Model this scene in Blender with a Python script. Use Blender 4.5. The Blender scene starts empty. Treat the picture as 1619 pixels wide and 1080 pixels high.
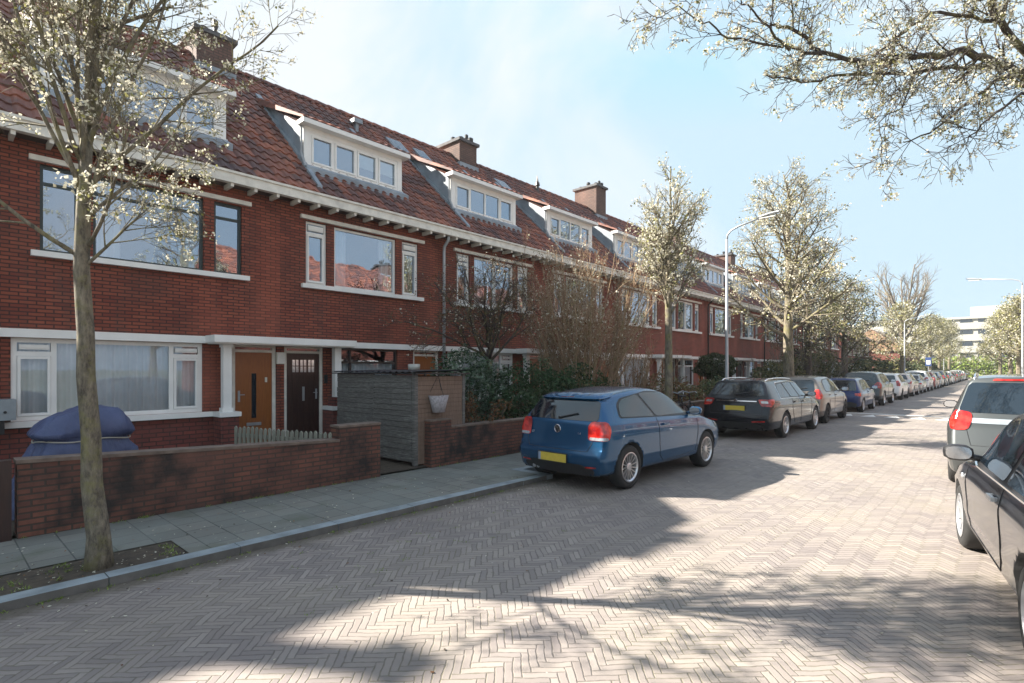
import bpy, bmesh, math, random
import numpy as np
from mathutils import Vector, Matrix, noise
from mathutils.bvhtree import BVHTree
R = math.radians
C = bpy.context.scene
COL = C.collection
rnd = random.Random(7)

# ---------------------------------------------------------------- camera, sky, sun, exposure
cd = bpy.data.cameras.new('camera'); cam = bpy.data.objects.new('camera', cd); COL.objects.link(cam)
cam.location = (0, 0, 1.72); cam.rotation_euler = (R(90), 0, R(42.376))
cd.sensor_width = 36; cd.lens = 850/1619*36; cd.shift_y = 44/1619; cd.clip_start = .05; cd.clip_end = 3000
C.camera = cam
SUN_D = Vector((.82, .57, -.69)).normalized()
EL = math.asin(-SUN_D.z); AZ = math.atan2(-SUN_D.x, -SUN_D.y)
w = bpy.data.worlds.new('World'); C.world = w; w.use_nodes = True
nt = w.node_tree; nt.nodes.clear()
def wn(t, **k):
    n = nt.nodes.new(t)
    for a, b in k.items(): setattr(n, a, b)
    return n
out = wn('ShaderNodeOutputWorld'); bg = wn('ShaderNodeBackground'); sky = wn('ShaderNodeTexSky')
sky.sky_type = 'NISHITA'; sky.sun_disc = False; sky.sun_elevation = EL; sky.sun_rotation = AZ
sky.air_density = 1.0; sky.dust_density = .9; sky.ozone_density = 1.2
tc = wn('ShaderNodeTexCoord'); mp = wn('ShaderNodeMapping'); mp.inputs['Rotation'].default_value = (0, 0, R(35)); mp.inputs['Scale'].default_value = (.8, 1.6, 1.1)
mp.inputs['Location'].default_value = (-2.2, 1.9, .3)
nz = wn('ShaderNodeTexNoise'); nz.inputs['Scale'].default_value = 1.7; nz.inputs['Detail'].default_value = 7; nz.inputs['Roughness'].default_value = .55; nz.inputs['Distortion'].default_value = .5
rp = wn('ShaderNodeValToRGB'); rp.color_ramp.elements[0].position = .43; rp.color_ramp.elements[1].position = .63
rp.color_ramp.elements[0].color = (.05,)*3+(1,); rp.color_ramp.elements[1].color = (.85,)*3+(1,)
mx = wn('ShaderNodeMix', data_type='RGBA')
mx.inputs[7].default_value = (2.05, 2.12, 2.2, 1)
nt.links.new(tc.outputs['Generated'], mp.inputs[0]); nt.links.new(mp.outputs[0], nz.inputs[0]); nt.links.new(nz.outputs[0], rp.inputs[0])
nt.links.new(rp.outputs[0], mx.inputs[0]); mn = wn('ShaderNodeVectorMath', operation='MINIMUM'); mn.inputs[1].default_value = (1.34, 1.80, 2.16); nt.links.new(sky.outputs[0], mn.inputs[0]); nt.links.new(mn.outputs[0], mx.inputs[6]); nt.links.new(mx.outputs[2], bg.inputs[0])
bg.inputs[1].default_value = .118; nt.links.new(bg.outputs[0], out.inputs[0])
sl = bpy.data.lights.new('sun', 'SUN'); sl.energy = 5.0; sl.angle = R(.55); sl.color = (1, .93, .82)
so = bpy.data.objects.new('sun', sl); COL.objects.link(so); so.rotation_euler = SUN_D.to_track_quat('-Z', 'Y').to_euler(); so.location = (-30, -20, 30)
C.view_settings.view_transform = 'Standard'; C.view_settings.look = 'None'; C.view_settings.gamma = 1
C.view_settings.exposure = 2.0

# ---------------------------------------------------------------- material helpers
class NT:
    def __init__(s, name):
        s.m = bpy.data.materials.new(name); s.m.use_nodes = True; s.t = s.m.node_tree; s.t.nodes.clear()
        s.o = s.t.nodes.new('ShaderNodeOutputMaterial'); s.b = s.t.nodes.new('ShaderNodeBsdfPrincipled')
        s.t.links.new(s.b.outputs[0], s.o.inputs[0])
    def n(s, t, ins=None, **k):
        n = s.t.nodes.new(t)
        for a, b in k.items(): setattr(n, a, b)
        for a, b in (ins or {}).items():
            if hasattr(b, 'is_linked') or isinstance(b, bpy.types.NodeSocket): s.t.links.new(b, n.inputs[a])
            else: n.inputs[a].default_value = b
        return n
    def math(s, op, a, b=None, c=None):
        d = {0: a}
        if b is not None: d[1] = b
        if c is not None: d[2] = c
        return s.n('ShaderNodeMath', d, operation=op).outputs[0]
    def obj(s): return s.n('ShaderNodeTexCoord').outputs['Object']
    def noise(s, vec, scale, detail=4, rough=.55):
        return s.n('ShaderNodeTexNoise', {'Vector': vec, 'Scale': scale, 'Detail': detail, 'Roughness': rough}).outputs[0]
    def ramp(s, f, stops):
        n = s.n('ShaderNodeValToRGB', {0: f}); e = n.color_ramp.elements
        while len(e) < len(stops): e.new(.5)
        for q, (p, c) in zip(e, stops): q.position = p; q.color = (*c, 1) if len(c) == 3 else c
        return n.outputs[0]
    def mix(s, f, a, b, blend='MIX'):
        n = s.n('ShaderNodeMix', data_type='RGBA', blend_type=blend)
        for i, v in ((0, f), (6, a), (7, b)):
            if isinstance(v, bpy.types.NodeSocket): s.t.links.new(v, n.inputs[i])
            else: n.inputs[i].default_value = v if i == 0 else (*v, 1)
        return n.outputs[2]
    def bump(s, h, strength=.3, dist=.01):
        n = s.n('ShaderNodeBump', {'Height': h, 'Strength': strength, 'Distance': dist}); s.t.links.new(n.outputs[0], s.b.inputs['Normal'])
    def set(s, **k):
        for a, v in k.items():
            i = s.b.inputs[a.replace('_', ' ')]
            if isinstance(v, bpy.types.NodeSocket): s.t.links.new(v, i)
            else: i.default_value = (*v, 1) if isinstance(v, tuple) and len(v) == 3 else v
        return s

def plain(name, col, rough=.6, var=.25, scale=6, bump=0, metal=0, coat=0, bscale=40, spec=.5):
    q = NT(name); v = q.obj()
    n = q.noise(v, scale, 5)
    dark = tuple(c*(1-var) for c in col); lite = tuple(min(1, c*(1+var*.6)) for c in col)
    q.set(Base_Color=q.ramp(n, [(.3, dark), (.7, lite)]), Roughness=rough, Metallic=metal, Coat_Weight=coat)
    q.b.inputs['Specular IOR Level'].default_value = spec
    if bump: q.bump(q.noise(v, bscale, 4), bump, .01)
    return q.m

def brick(name, c1, c2, mortar, bw=.21, rh=.075, ms=.010, grime=.3, moss=None, bumpk=.5):
    q = NT(name); v = q.obj(); s = q.n('ShaderNodeSeparateXYZ', {0: v})
    u = q.math('ADD', s.outputs[0], s.outputs[1])
    vec = q.n('ShaderNodeCombineXYZ', {0: u, 1: s.outputs[2]}).outputs[0]
    b = q.n('ShaderNodeTexBrick', {'Vector': vec, 'Color1': (*c1, 1), 'Color2': (*c2, 1), 'Mortar': (*mortar, 1), 'Scale': 1, 'Mortar Size': ms, 'Mortar Smooth': .15, 'Bias': 0, 'Brick Width': bw, 'Row Height': rh})
    big = q.noise(v, .9, 5); fine = q.noise(v, 14, 4)
    col = q.mix(q.math('MULTIPLY', fine, .5), b.outputs[0], tuple(c*.45 for c in c2))
    col = q.mix(q.ramp(big, [(.45, (0, 0, 0)), (.75, (grime,)*3)]), col, (.05, .035, .03))
    st = q.noise(q.n('ShaderNodeMapping', {0: v, 'Scale': (3.2, 3.2, .35)}).outputs[0], 1.3, 5, .6)
    col = q.mix(q.ramp(st, [(.52, (0, 0, 0)), (.72, (.38,)*3)]), col, (.07, .045, .038)); col = q.mix(q.ramp(q.noise(v, .55, 3), [(.5, (0, 0, 0)), (.72, (.3,)*3)]), col, tuple(min(1, a*1.35+.02) for a in c1))
    if moss:
        mk = q.ramp(q.noise(v, 1.3, 6, .65), [(.42, (0, 0, 0)), (.60, (.9,)*3)])
        mk2 = q.ramp(q.noise(v, 5, 5), [(.4, (.3,)*3), (.6, (1,)*3)])
        col = q.mix(q.mix(1.0, mk, mk2, 'MULTIPLY'), col, moss)
    q.set(Base_Color=col, Roughness=.85)
    q.bump(q.math('SUBTRACT', q.math('MULTIPLY', fine, .3), b.outputs[1]), bumpk, .008)
    return q.m

M = {}
M['brick'] = brick('facade_brick', (.35, .094, .05), (.20, .043, .027), (.05, .024, .017), rh=.059, bw=.205, ms=.010, grime=.5)
M['brick_low'] = brick('plinth_brick', (.27, .065, .048), (.17, .045, .037), (.04, .025, .022), grime=.5)
M['brick_far'] = brick('far_facade_brick', (.34, .10, .066), (.27, .072, .05), (.10, .05, .04), rh=.059, bw=.205)
M['brick_garden'] = brick('garden_wall_brick', (.235, .085, .052), (.13, .05, .037), (.055, .042, .032), rh=.061, grime=.75, moss=(.016, .015, .013))
M['brick_chim'] = brick('chimney_brick', (.19, .105, .08), (.125, .07, .058), (.07, .055, .045), rh=.07, grime=.5)
M['white'] = plain('white_paint', (.78, .77, .74), .5, .08, 3)
M['cream'] = plain('weathered_white_paint', (.72, .69, .62), .6, .18, 5, .15)
M['green_frame'] = plain('dark_green_paint', (.02, .035, .035), .4, .2)
M['dark_frame'] = plain('black_brown_paint', (.04, .03, .028), .4, .2)
M['lead'] = plain('lead_flashing', (.24, .28, .32), .55, .3, 3, .2)
M['zinc'] = plain('zinc', (.36, .38, .40), .5, .25, 4)
M['concrete'] = plain('old_concrete', (.30, .29, .27), .85, .35, 6, .4)
M['cap'] = plain('dark_chimney_slab', (.10, .10, .105), .85, .35, 6, .4)
M['black'] = plain('black_plastic', (.02, .02, .022), .45, .2)
M['rubber'] = plain('rubber', (.022, .022, .022), .8, .3, 20, .2)
M['orange_wood'] = None
def wood(name, c1, c2, rough=.4, sx=6, sz=.6, bump=.15):
    q = NT(name); v = q.obj(); m = q.n('ShaderNodeMapping', {0: v, 'Scale': (sx, sx, sz)}).outputs[0]
    q.set(Base_Color=q.ramp(q.noise(m, 6, 6, .7), [(.3, c1), (.7, c2)]), Roughness=rough); q.bump(q.noise(m, 18, 4), bump, .004); return q.m
M['orange_wood'] = wood('varnished_orange_wood', (.19, .055, .010), (.31, .10, .02), .35)
M['dark_wood'] = wood('dark_brown_wood', (.022, .009, .008), (.045, .018, .013), .4)
M['brown_panel'] = wood('brown_panel_wood', (.13, .085, .06), (.23, .15, .11), .8)
def plankmat():
    q = NT('weathered_grey_planks'); v = q.obj(); s = q.n('ShaderNodeSeparateXYZ', {0: v})
    row = q.math('FLOOR', q.math('DIVIDE', s.outputs[2], .095))
    seg = q.math('FLOOR', q.math('MULTIPLY', q.math('ADD', s.outputs[0], q.math('MULTIPLY', row, .37)), 1.3))
    wnz = q.n('ShaderNodeTexWhiteNoise', {0: q.n('ShaderNodeCombineXYZ', {0: row, 1: seg}).outputs[0]}, noise_dimensions='3D').outputs[0]
    m = q.n('ShaderNodeMapping', {0: v, 'Scale': (1.5, 1.5, 14)}).outputs[0]
    c = q.ramp(q.noise(m, 5, 6, .7), [(.3, (.05, .047, .045)), (.52, (.155, .15, .14)), (.75, (.34, .33, .30))])
    c = q.mix(q.math('MULTIPLY', wnz, .65), c, (.075, .068, .062))
    q.set(Base_Color=c, Roughness=.85); q.bump(q.noise(m, 12, 4), .4, .006); return q.m
M['planks'] = plankmat()
M['picket'] = wood('weathered_picket_wood', (.16, .155, .12), (.34, .33, .27), .85)
def tiles():
    q = NT('clay_roof_tiles'); v = q.obj(); s = q.n('ShaderNodeSeparateXYZ', {0: v})
    a = q.math('FLOOR', q.math('DIVIDE', s.outputs[1], .215)); b = q.math('FLOOR', q.math('DIVIDE', q.math('ADD', s.outputs[2], .028), .2083))
    oi = q.n('ShaderNodeObjectInfo').outputs['Random']
    wv = q.n('ShaderNodeTexWhiteNoise', {0: q.n('ShaderNodeCombineXYZ', {0: a, 1: b, 2: oi}).outputs[0]}, noise_dimensions='3D').outputs[0]
    m = q.n('ShaderNodeMapping', {0: v, 'Location': (0, 0, 0)})
    geo = q.n('ShaderNodeNewGeometry').outputs['Position']
    big = q.noise(geo, .45, 4); fine = q.noise(v, 9, 5)
    f = q.math('ADD', q.math('MULTIPLY', wv, .55), q.math('MULTIPLY', big, .9))
    c = q.ramp(q.math('MULTIPLY', f, .72), [(.20, (.065, .04, .042)), (.44, (.13, .058, .048)), (.60, (.21, .076, .052)), (.80, (.33, .115, .065))])
    c = q.mix(q.ramp(fine, [(.5, (0, 0, 0)), (.75, (.5,)*3)]), c, (.055, .045, .04))
    q.set(Base_Color=c, Roughness=.7); q.bump(fine, .25, .01); return q.m
M['tiles'] = tiles()
def tiles_or():
    q = NT('orange_roof_tiles'); v = q.obj(); n = q.noise(v, 2.5, 5); 
    q.set(Base_Color=q.ramp(n, [(.3, (.30, .09, .05)), (.7, (.52, .19, .10))]), Roughness=.7); return q.m
M['tiles_or'] = tiles_or(); M['tiles_tan'] = plain('faded_tan_roof_tiles', (.26, .16, .10), .8, .3, 3)
def glass(name, base=.30, tint=(.75, .82, .86), wav=.02):
    q = NT(name); t = q.t; t.nodes.remove(q.b)
    fr = q.n('ShaderNodeFresnel', {'IOR': 1.5}).outputs[0]; f = q.math('MINIMUM', q.math('ADD', q.math('MULTIPLY', fr, 1.3), base), 1.0)
    g = q.n('ShaderNodeBsdfGlossy', {'Roughness': .015, 'Color': (.72, .84, 1, 1)}); tr = q.n('ShaderNodeBsdfTransparent', {'Color': (*tint, 1)})
    h = q.noise(q.obj(), 1.3, 2); b = q.n('ShaderNodeBump', {'Height': h, 'Strength': wav, 'Distance': .2}); t.links.new(b.outputs[0], g.inputs['Normal'])
    m = q.n('ShaderNodeMixShader', {0: f, 1: tr.outputs[0], 2: g.outputs[0]}); t.links.new(m.outputs[0], q.o.inputs[0]); return q.m
M['glass'] = glass('window_glass', .34); M['glass_low'] = glass('clear_window_glass', .08, (.9, .93, .95), .006)
def cglass(name, col=(.008, .014, .022), rough=.03):
    q = NT(name); q.set(Base_Color=col, Roughness=rough); q.b.inputs['Specular IOR Level'].default_value = .5
    q.b.inputs['IOR'].default_value = 1.8; return q.m
M['car_glass'] = cglass('car_glass')
def paint(name, col, metal=.5, rough=.32, dirt=.12):
    q = NT(name); v = q.obj(); fl = q.n('ShaderNodeTexNoise', {'Vector': v, 'Scale': 400, 'Detail': 1}).outputs[0]
    c = q.mix(q.math('MULTIPLY', fl, .35), col, tuple(min(1, a*1.5+.003) for a in col))
    s = q.n('ShaderNodeSeparateXYZ', {0: v}); dn = q.noise(v, 3, 5)
    dm = q.math('MULTIPLY', q.math('MULTIPLY', q.math('SUBTRACT', .75, s.outputs[2]), dirt*2), dn)
    c = q.mix(q.n('ShaderNodeClamp', {0: dm}).outputs[0], c, (.22, .20, .17))
    q.set(Base_Color=c, Metallic=metal, Roughness=rough, Coat_Weight=.9, Coat_Roughness=.03); q.b.inputs['Coat IOR'].default_value = 1.38; q.b.inputs['Specular IOR Level'].default_value = .3
    return q.m
M['alloy'] = plain('alloy', (.62, .62, .63), .28, .1, 5, metal=.85)
M['steel_rim'] = plain('silver_rim', (.42, .43, .45), .35, .15, 5, metal=.6)
M['chrome'] = plain('chrome', (.8, .8, .82), .12, .05, metal=1)
def redlight():
    q = NT('red_light'); v = q.obj()
    q.set(Base_Color=q.ramp(q.noise(v, 9, 2), [(.38, (.22, .004, .004)), (.62, (.62, .03, .02))]), Roughness=.15, Coat_Weight=1.0); return q.m
M['red'] = redlight()
M['lamp_clear'] = plain('clear_lens', (.55, .57, .6), .1, .3, 30, metal=.5, coat=1)
M['plate'] = plain('yellow_plate', (.62, .46, .07), .4, .1, 12)
M['blue_plate'] = plain('plate_blue_strip', (.25, .32, .45), .4, .1)
def bark(name, c1, c2, sc=9):
    q = NT(name); v = q.obj(); m = q.n('ShaderNodeMapping', {0: v, 'Scale': (1, 1, .35)}).outputs[0]
    n = q.noise(m, sc*2.2, 7, .75); n2 = q.noise(v, 5, 5, .7)
    c = q.ramp(n, [(.35, c1), (.65, c2)]); c = q.mix(q.ramp(n2, [(.48, (0, 0, 0)), (.62, (.65,)*3)]), c, (.17, .155, .055))
    q.set(Base_Color=c, Roughness=.9); q.bump(q.noise(m, sc*2.2, 5, .7), .7, .02); return q.m
M['bark'] = bark('tree_bark', (.04, .032, .025), (.24, .205, .15))
M['bark_dark'] = bark('dark_twigs', (.03, .022, .02), (.085, .065, .06), 12)
M['bark_tan'] = bark('tan_twigs', (.20, .125, .085), (.44, .31, .20), 12)
M['bark_grey'] = bark('grey_twigs', (.10, .085, .075), (.21, .18, .16), 12)
def leaf(name, c1, c2, sc=2.0, trans=.25):
    q = NT(name); v = q.obj(); g = q.n('ShaderNodeNewGeometry').outputs['Random Per Island']
    f = q.math('ADD', q.math('MULTIPLY', g, .6), q.math('MULTIPLY', q.noise(v, sc, 3), .4))
    c = q.ramp(f, [(.2, c1), (.8, c2)])
    q.set(Base_Color=c, Roughness=.6); q.b.inputs['Specular IOR Level'].default_value = .25
    tr = q.n('ShaderNodeBsdfTranslucent', {'Color': c}); m = q.n('ShaderNodeMixShader', {0: trans, 1: q.b.outputs[0], 2: tr.outputs[0]})
    q.t.links.new(m.outputs[0], q.o.inputs[0]); return q.m
M['petal'] = leaf('white_blossom', (.42, .39, .29), (.72, .69, .57), 1.5, .35)
M['young'] = leaf('young_leaves', (.16, .17, .05), (.34, .32, .12))
M['ever'] = leaf('evergreen_leaves', (.018, .04, .018), (.06, .12, .05), trans=.1)
M['silver'] = leaf('silver_green_leaves', (.06, .10, .07), (.20, .27, .20), trans=.1)
M['hedge'] = leaf('hedge_leaves', (.10, .15, .03), (.28, .36, .08))
M['dry'] = leaf('dry_leaves', (.11, .05, .025), (.24, .13, .06))
M['conif'] = leaf('dark_conifer_leaves', (.02, .03, .015), (.07, .09, .035), trans=.1)
M['olive'] = leaf('olive_foliage', (.08, .08, .035), (.24, .22, .10))

def road_mat():
    q = NT('herringbone_clinkers'); v = q.obj(); U = .050; K = 4
    wob = q.n('ShaderNodeTexNoise', {'Vector': v, 'Scale': 1.3, 'Detail': 3}).outputs[1]
    wob2 = q.n('ShaderNodeTexNoise', {'Vector': v, 'Scale': 9, 'Detail': 2}).outputs[1]
    vv = q.n('ShaderNodeVectorMath', {0: q.n('ShaderNodeVectorMath', {0: wob, 1: (.5, .5, .5)}, operation='SUBTRACT').outputs[0], 'Scale': .10}, operation='SCALE').outputs[0]
    v2 = q.n('ShaderNodeVectorMath', {0: q.n('ShaderNodeVectorMath', {0: wob2, 1: (.5, .5, .5)}, operation='SUBTRACT').outputs[0], 'Scale': .02}, operation='SCALE').outputs[0]
    v3 = q.n('ShaderNodeVectorMath', {0: v, 1: q.n('ShaderNodeVectorMath', {0: vv, 1: v2}).outputs[0]}).outputs[0]
    m = q.n('ShaderNodeMapping', {0: v3, 'Rotation': (0, 0, R(-45)), 'Scale': (1/U, 1/U, 1)}).outputs[0]
    s = q.n('ShaderNodeSeparateXYZ', {0: m}); x, y = s.outputs[0], s.outputs[1]
    i, j = q.math('FLOOR', x), q.math('FLOOR', y); fx, fy = q.math('FRACT', x), q.math('FRACT', y)
    mm = q.math('FLOORED_MODULO', q.math('SUBTRACT', i, j), 2*K)
    hor = q.math('LESS_THAN', mm, K-.5); inv = q.math('SUBTRACT', 1, hor)
    def sel(a, b): return q.math('ADD', q.math('MULTIPLY', a, hor), q.math('MULTIPLY', b, inv))
    off = q.math('SUBTRACT', 2*K-1, mm)
    along = sel(q.math('ADD', mm, fx), q.math('ADD', off, fy)); acr = sel(fy, fx)
    idx = sel(q.math('SUBTRACT', i, mm), q.math('ADD', i, .5)); idy = sel(j, q.math('SUBTRACT', j, off))
    ea = q.math('MINIMUM', along, q.math('SUBTRACT', K, along)); ec = q.math('MINIMUM', acr, q.math('SUBTRACT', 1, acr)); e = q.math('MINIMUM', ea, ec)
    rid = q.n('ShaderNodeTexWhiteNoise', {0: q.n('ShaderNodeCombineXYZ', {0: idx, 1: idy}).outputs[0]}, noise_dimensions='3D').outputs[0]
    fine = q.noise(v, 35, 5, .7); big = q.noise(v, .8, 5)
    c = q.ramp(q.math('ADD', q.math('MULTIPLY', rid, .7), q.math('MULTIPLY', fine, .3)), [(.1, (.185, .158, .15)), (.45, (.25, .217, .203)), (.7, (.28, .242, .218)), (.95, (.34, .30, .27))])
    c = q.mix(q.ramp(big, [(.42, (0, 0, 0)), (.66, (.5,)*3)]), c, (.33, .285, .23)); c = q.mix(q.ramp(q.noise(v, .45, 6, .6), [(.48, (0, 0, 0)), (.68, (.55,)*3)]), c, (.16, .135, .13)); c = q.mix(q.ramp(q.noise(v, 1.7, 3, .4), [(.68, (0, 0, 0)), (.76, (.45,)*3)]), c, (.08, .07, .07))
    c = q.mix(q.math('MULTIPLY', fine, .35), c, (.16, .145, .14))
    jn = q.ramp(q.math('ADD', e, q.math('MULTIPLY', q.math('SUBTRACT', q.noise(v, 22, 3), .5), .22)), [(.02, (.68,)*3), (.13, (0, 0, 0))])
    jc = q.ramp(q.noise(v, 1.1, 5), [(.45, (.075, .065, .055)), (.62, (.12, .11, .055))])
    c = q.mix(jn, c, jc)
    moss = q.ramp(q.noise(v, 2.1, 6, .7), [(.66, (0, 0, 0)), (.74, (.6,)*3)]); c = q.mix(moss, c, (.10, .10, .045))
    sx = q.n('ShaderNodeSeparateXYZ', {0: v}).outputs[0]; edge = q.math('SUBTRACT', 1, q.math('MULTIPLY', q.math('ADD', sx, 5.24), 3.2))
    dirt = q.n('ShaderNodeClamp', {0: q.math('MULTIPLY', q.math('SUBTRACT', q.math('ADD', edge, q.noise(v, 5, 5, .7)), .75), 2.2)}).outputs[0]
    c = q.mix(q.math('MULTIPLY', dirt, .8), c, (.085, .07, .05))
    sc_ = q.ramp(q.noise(v, 16, 2), [(.73, (0, 0, 0)), (.77, (.7,)*3)]); c = q.mix(sc_, c, (.45, .42, .37))
    q.set(Base_Color=c, Roughness=.78)
    tilt = q.math('MULTIPLY', rid, .35)
    q.bump(q.math('ADD', q.math('SUBTRACT', q.math('MULTIPLY', fine, .25), jn), tilt), .55, .008)
    return q.m
M['road'] = road_mat()
def slab_mat():
    q = NT('pavement_tiles'); v = q.obj()
    b = q.n('ShaderNodeTexBrick', {'Vector': v, 'Color1': (.205, .20, .175, 1), 'Color2': (.14, .143, .128, 1), 'Mortar': (.045, .05, .045, 1), 'Scale': 1, 'Mortar Size': .006, 'Mortar Smooth': .2, 'Brick Width': .3, 'Row Height': .3, 'Bias': 0}, offset=.5)
    big = q.noise(v, 1.1, 6, .65); fine = q.noise(v, 30, 5)
    c = q.mix(q.ramp(big, [(.42, (0, 0, 0)), (.68, (.7,)*3)]), b.outputs[0], (.20, .22, .20))
    c = q.mix(q.ramp(q.noise(v, 2.3, 5), [(.55, (0, 0, 0)), (.7, (.5,)*3)]), c, (.085, .10, .06))
    c = q.mix(q.ramp(q.noise(v, 11, 3), [(.70, (0, 0, 0)), (.76, (.6,)*3)]), c, (.36, .35, .30))
    c = q.mix(q.math('MULTIPLY', fine, .3), c, (.09, .095, .09))
    q.set(Base_Color=c, Roughness=.85); q.bump(q.math('SUBTRACT', q.math('MULTIPLY', fine, .3), b.outputs[1]), .4, .006); return q.m
M['slabs'] = slab_mat()
M['kerb'] = plain('kerb_concrete', (.25, .29, .31), .8, .3, 4, .3)
M['coping'] = plain('weathered_coping', (.17, .125, .10), .9, .4, 7, .4)
M['kerb_shade'] = plain('kerb_side_shade', (.13, .12, .11), .9, .3, 6, .3)  # darker copy of the kerb concrete: shade of the front face put into colour
M['soil'] = plain('soil', (.07, .055, .04), .95, .5, 12, .8)
M['earth'] = plain('earth', (.12, .12, .08), .95, .4, 2, .3)
M['line'] = plain('road_paint', (.62, .60, .56), .7, .2, 6)
def tarpmat():
    q = NT('blue_tarp'); v = q.obj(); q.set(Base_Color=q.ramp(q.noise(v, 3, 4), [(.3, (.035, .05, .115)), (.7, (.065, .085, .18))]), Roughness=.55)
    q.bump(q.noise(q.n('ShaderNodeMapping', {0: v, 'Scale': (1, 1, .5)}).outputs[0], 7, 5, .6), .8, .05); return q.m
M['tarp'] = tarpmat()
M['curtain'] = plain('net_curtain', (.80, .80, .80), .9, .1, 3)
M['galv'] = plain('galvanised', (.36, .38, .40), .4, .12, 5, metal=.3)
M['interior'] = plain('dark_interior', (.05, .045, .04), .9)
M['officewall'] = plain('office_cladding', (.33, .32, .29), .8, .1)
M['ivory'] = plain('ivory_plastic', (.7, .69, .62), .5, .1)
M['basket'] = plain('woven_basket', (.34, .31, .32), .9, .35, 25, .5)
M['rope'] = plain('rope', (.45, .42, .36), .9, .2)
M['blue_sign'] = plain('blue_sign', (.02, .05, .16), .5, .1)
M['grey_box'] = plain('grey_metal_box', (.25, .28, .30), .5, .12)

# ---------------------------------------------------------------- mesh helpers
class MB:
    def __init__(s): s.v = []; s.f = []; s.mi = []
    def add(s, vs, fs, mi=0):
        n = len(s.v); s.v += [tuple(p) for p in vs]; s.f += [tuple(i+n for i in f) for f in fs]; s.mi += [mi]*len(fs); return s
    def box(s, x0, x1, y0, y1, z0, z1, mi=0, mat=None):
        vs = [(x, y, z) for x in (x0, x1) for y in (y0, y1) for z in (z0, z1)]
        if mat is not None: vs = [mat @ Vector(p) for p in vs]
        return s.add(vs, [(0, 1, 3, 2), (4, 6, 7, 5), (0, 4, 5, 1), (2, 3, 7, 6), (0, 2, 6, 4), (1, 5, 7, 3)], mi)
    def quad(s, a, b, c, d, mi=0): return s.add([a, b, c, d], [(0, 1, 2, 3)], mi)
    def tube(s, pts, rs, sides=8, mi=0, cap=True):
        pts = [Vector(p) for p in pts]
        if not hasattr(rs, '__len__'): rs = [rs]*len(pts)
        d = (pts[1]-pts[0]).normalized(); u = d.orthogonal().normalized(); vs = []
        for i, p in enumerate(pts):
            dd = (pts[min(i+1, len(pts)-1)]-pts[max(i-1, 0)])
            if dd.length > 1e-9: d = dd.normalized()
            u = (u-d*u.dot(d)); u = u.normalized() if u.length > 1e-6 else d.orthogonal().normalized(); w_ = d.cross(u)
            for k in range(sides):
                a = 2*math.pi*k/sides; vs.append(p+(u*math.cos(a)+w_*math.sin(a))*rs[i])
        fs = [(i*sides+k, i*sides+(k+1) % sides, (i+1)*sides+(k+1) % sides, (i+1)*sides+k) for i in range(len(pts)-1) for k in range(sides)]
        if cap: fs += [tuple(range(sides-1, -1, -1)), tuple((len(pts)-1)*sides+k for k in range(sides))]
        return s.add(vs, fs, mi)
    def lathe(s, prof, n=24, origin=(0, 0, 0), axis='z', mi=0):
        vs = []
        for (r, h) in prof:
            for k in range(n):
                a = 2*math.pi*k/n; c, q = r*math.cos(a), r*math.sin(a)
                p = (c, q, h) if axis == 'z' else ((c, h, q) if axis == 'y' else (h, c, q))
                vs.append((p[0]+origin[0], p[1]+origin[1], p[2]+origin[2]))
        fs = [(i*n+k, i*n+(k+1) % n, (i+1)*n+(k+1) % n, (i+1)*n+k) for i in range(len(prof)-1) for k in range(n)]
        return s.add(vs, fs, mi)
    def mesh(s, name, mats, smooth=False):
        me = bpy.data.meshes.new(name); me.from_pydata(s.v, [], s.f)
        for m in (mats if isinstance(mats, (list, tuple)) else [mats]): me.materials.append(m)
        if any(s.mi): me.polygons.foreach_set('material_index', s.mi)
        if smooth: me.polygons.foreach_set('use_smooth', [True]*len(me.polygons))
        me.update(); return me
    def build(s, name, mats, parent=None, smooth=False):
        return link(name, s.mesh(name, mats, smooth), parent)
def link(name, me, parent=None, loc=None):
    o = bpy.data.objects.new(name, me); COL.objects.link(o)
    if parent: o.parent = parent
    if loc: o.location = loc
    return o
def tag(o, label, cat, group=None, kind=None):
    if label: o['label'] = label
    if cat: o['category'] = cat
    if group: o['group'] = group
    if kind: o['kind'] = kind
    return o
def thing(name, label, cat, loc=(0, 0, 0), rz=0, group=None):
    o = bpy.data.objects.new(name, None); COL.objects.link(o); o.location = loc; o.rotation_euler = (0, 0, rz); o.empty_display_size = .2
    return tag(o, label, cat, group)
def struct(o): o['kind'] = 'structure'; return o
def npmesh(name, verts, faces4, mats, mi=None, smooth=False):
    me = bpy.data.meshes.new(name); n = len(faces4); k = faces4.shape[1]
    me.vertices.add(len(verts)); me.vertices.foreach_set('co', np.asarray(verts, dtype=np.float32).ravel())
    me.loops.add(n*k); me.loops.foreach_set('vertex_index', faces4.astype(np.int32).ravel())
    me.polygons.add(n); me.polygons.foreach_set('loop_start', np.arange(0, n*k, k, dtype=np.int32))
    try: me.polygons.foreach_set('loop_total', np.full(n, k, dtype=np.int32))
    except Exception: pass
    for m in mats: me.materials.append(m)
    if mi is not None: me.polygons.foreach_set('material_index', mi.astype(np.int32))
    me.update(calc_edges=True); return me
def kids(o): return [c for c in bpy.data.objects if c.parent == o]

# ---------------------------------------------------------------- ground
def sheet(name, mat, x0, x1, y0, y1, z, nx=1, ny=1):
    b = MB(); b.quad((x0, y0, z), (x1, y0, z), (x1, y1, z), (x0, y1, z)); return struct(b.build(name, mat))
sheet('ground', M['earth'], -1200, 1200, -600, 1800, -.03)
sheet('road', M['road'], -5.85, 1.6, -30, 160, 0)
def block(name, mats, x0, x1, y0, y1, z0, z1):
    b = MB(); b.box(x0, x1, y0, y1, z0, z1); return struct(b.build(name, mats))
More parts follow.
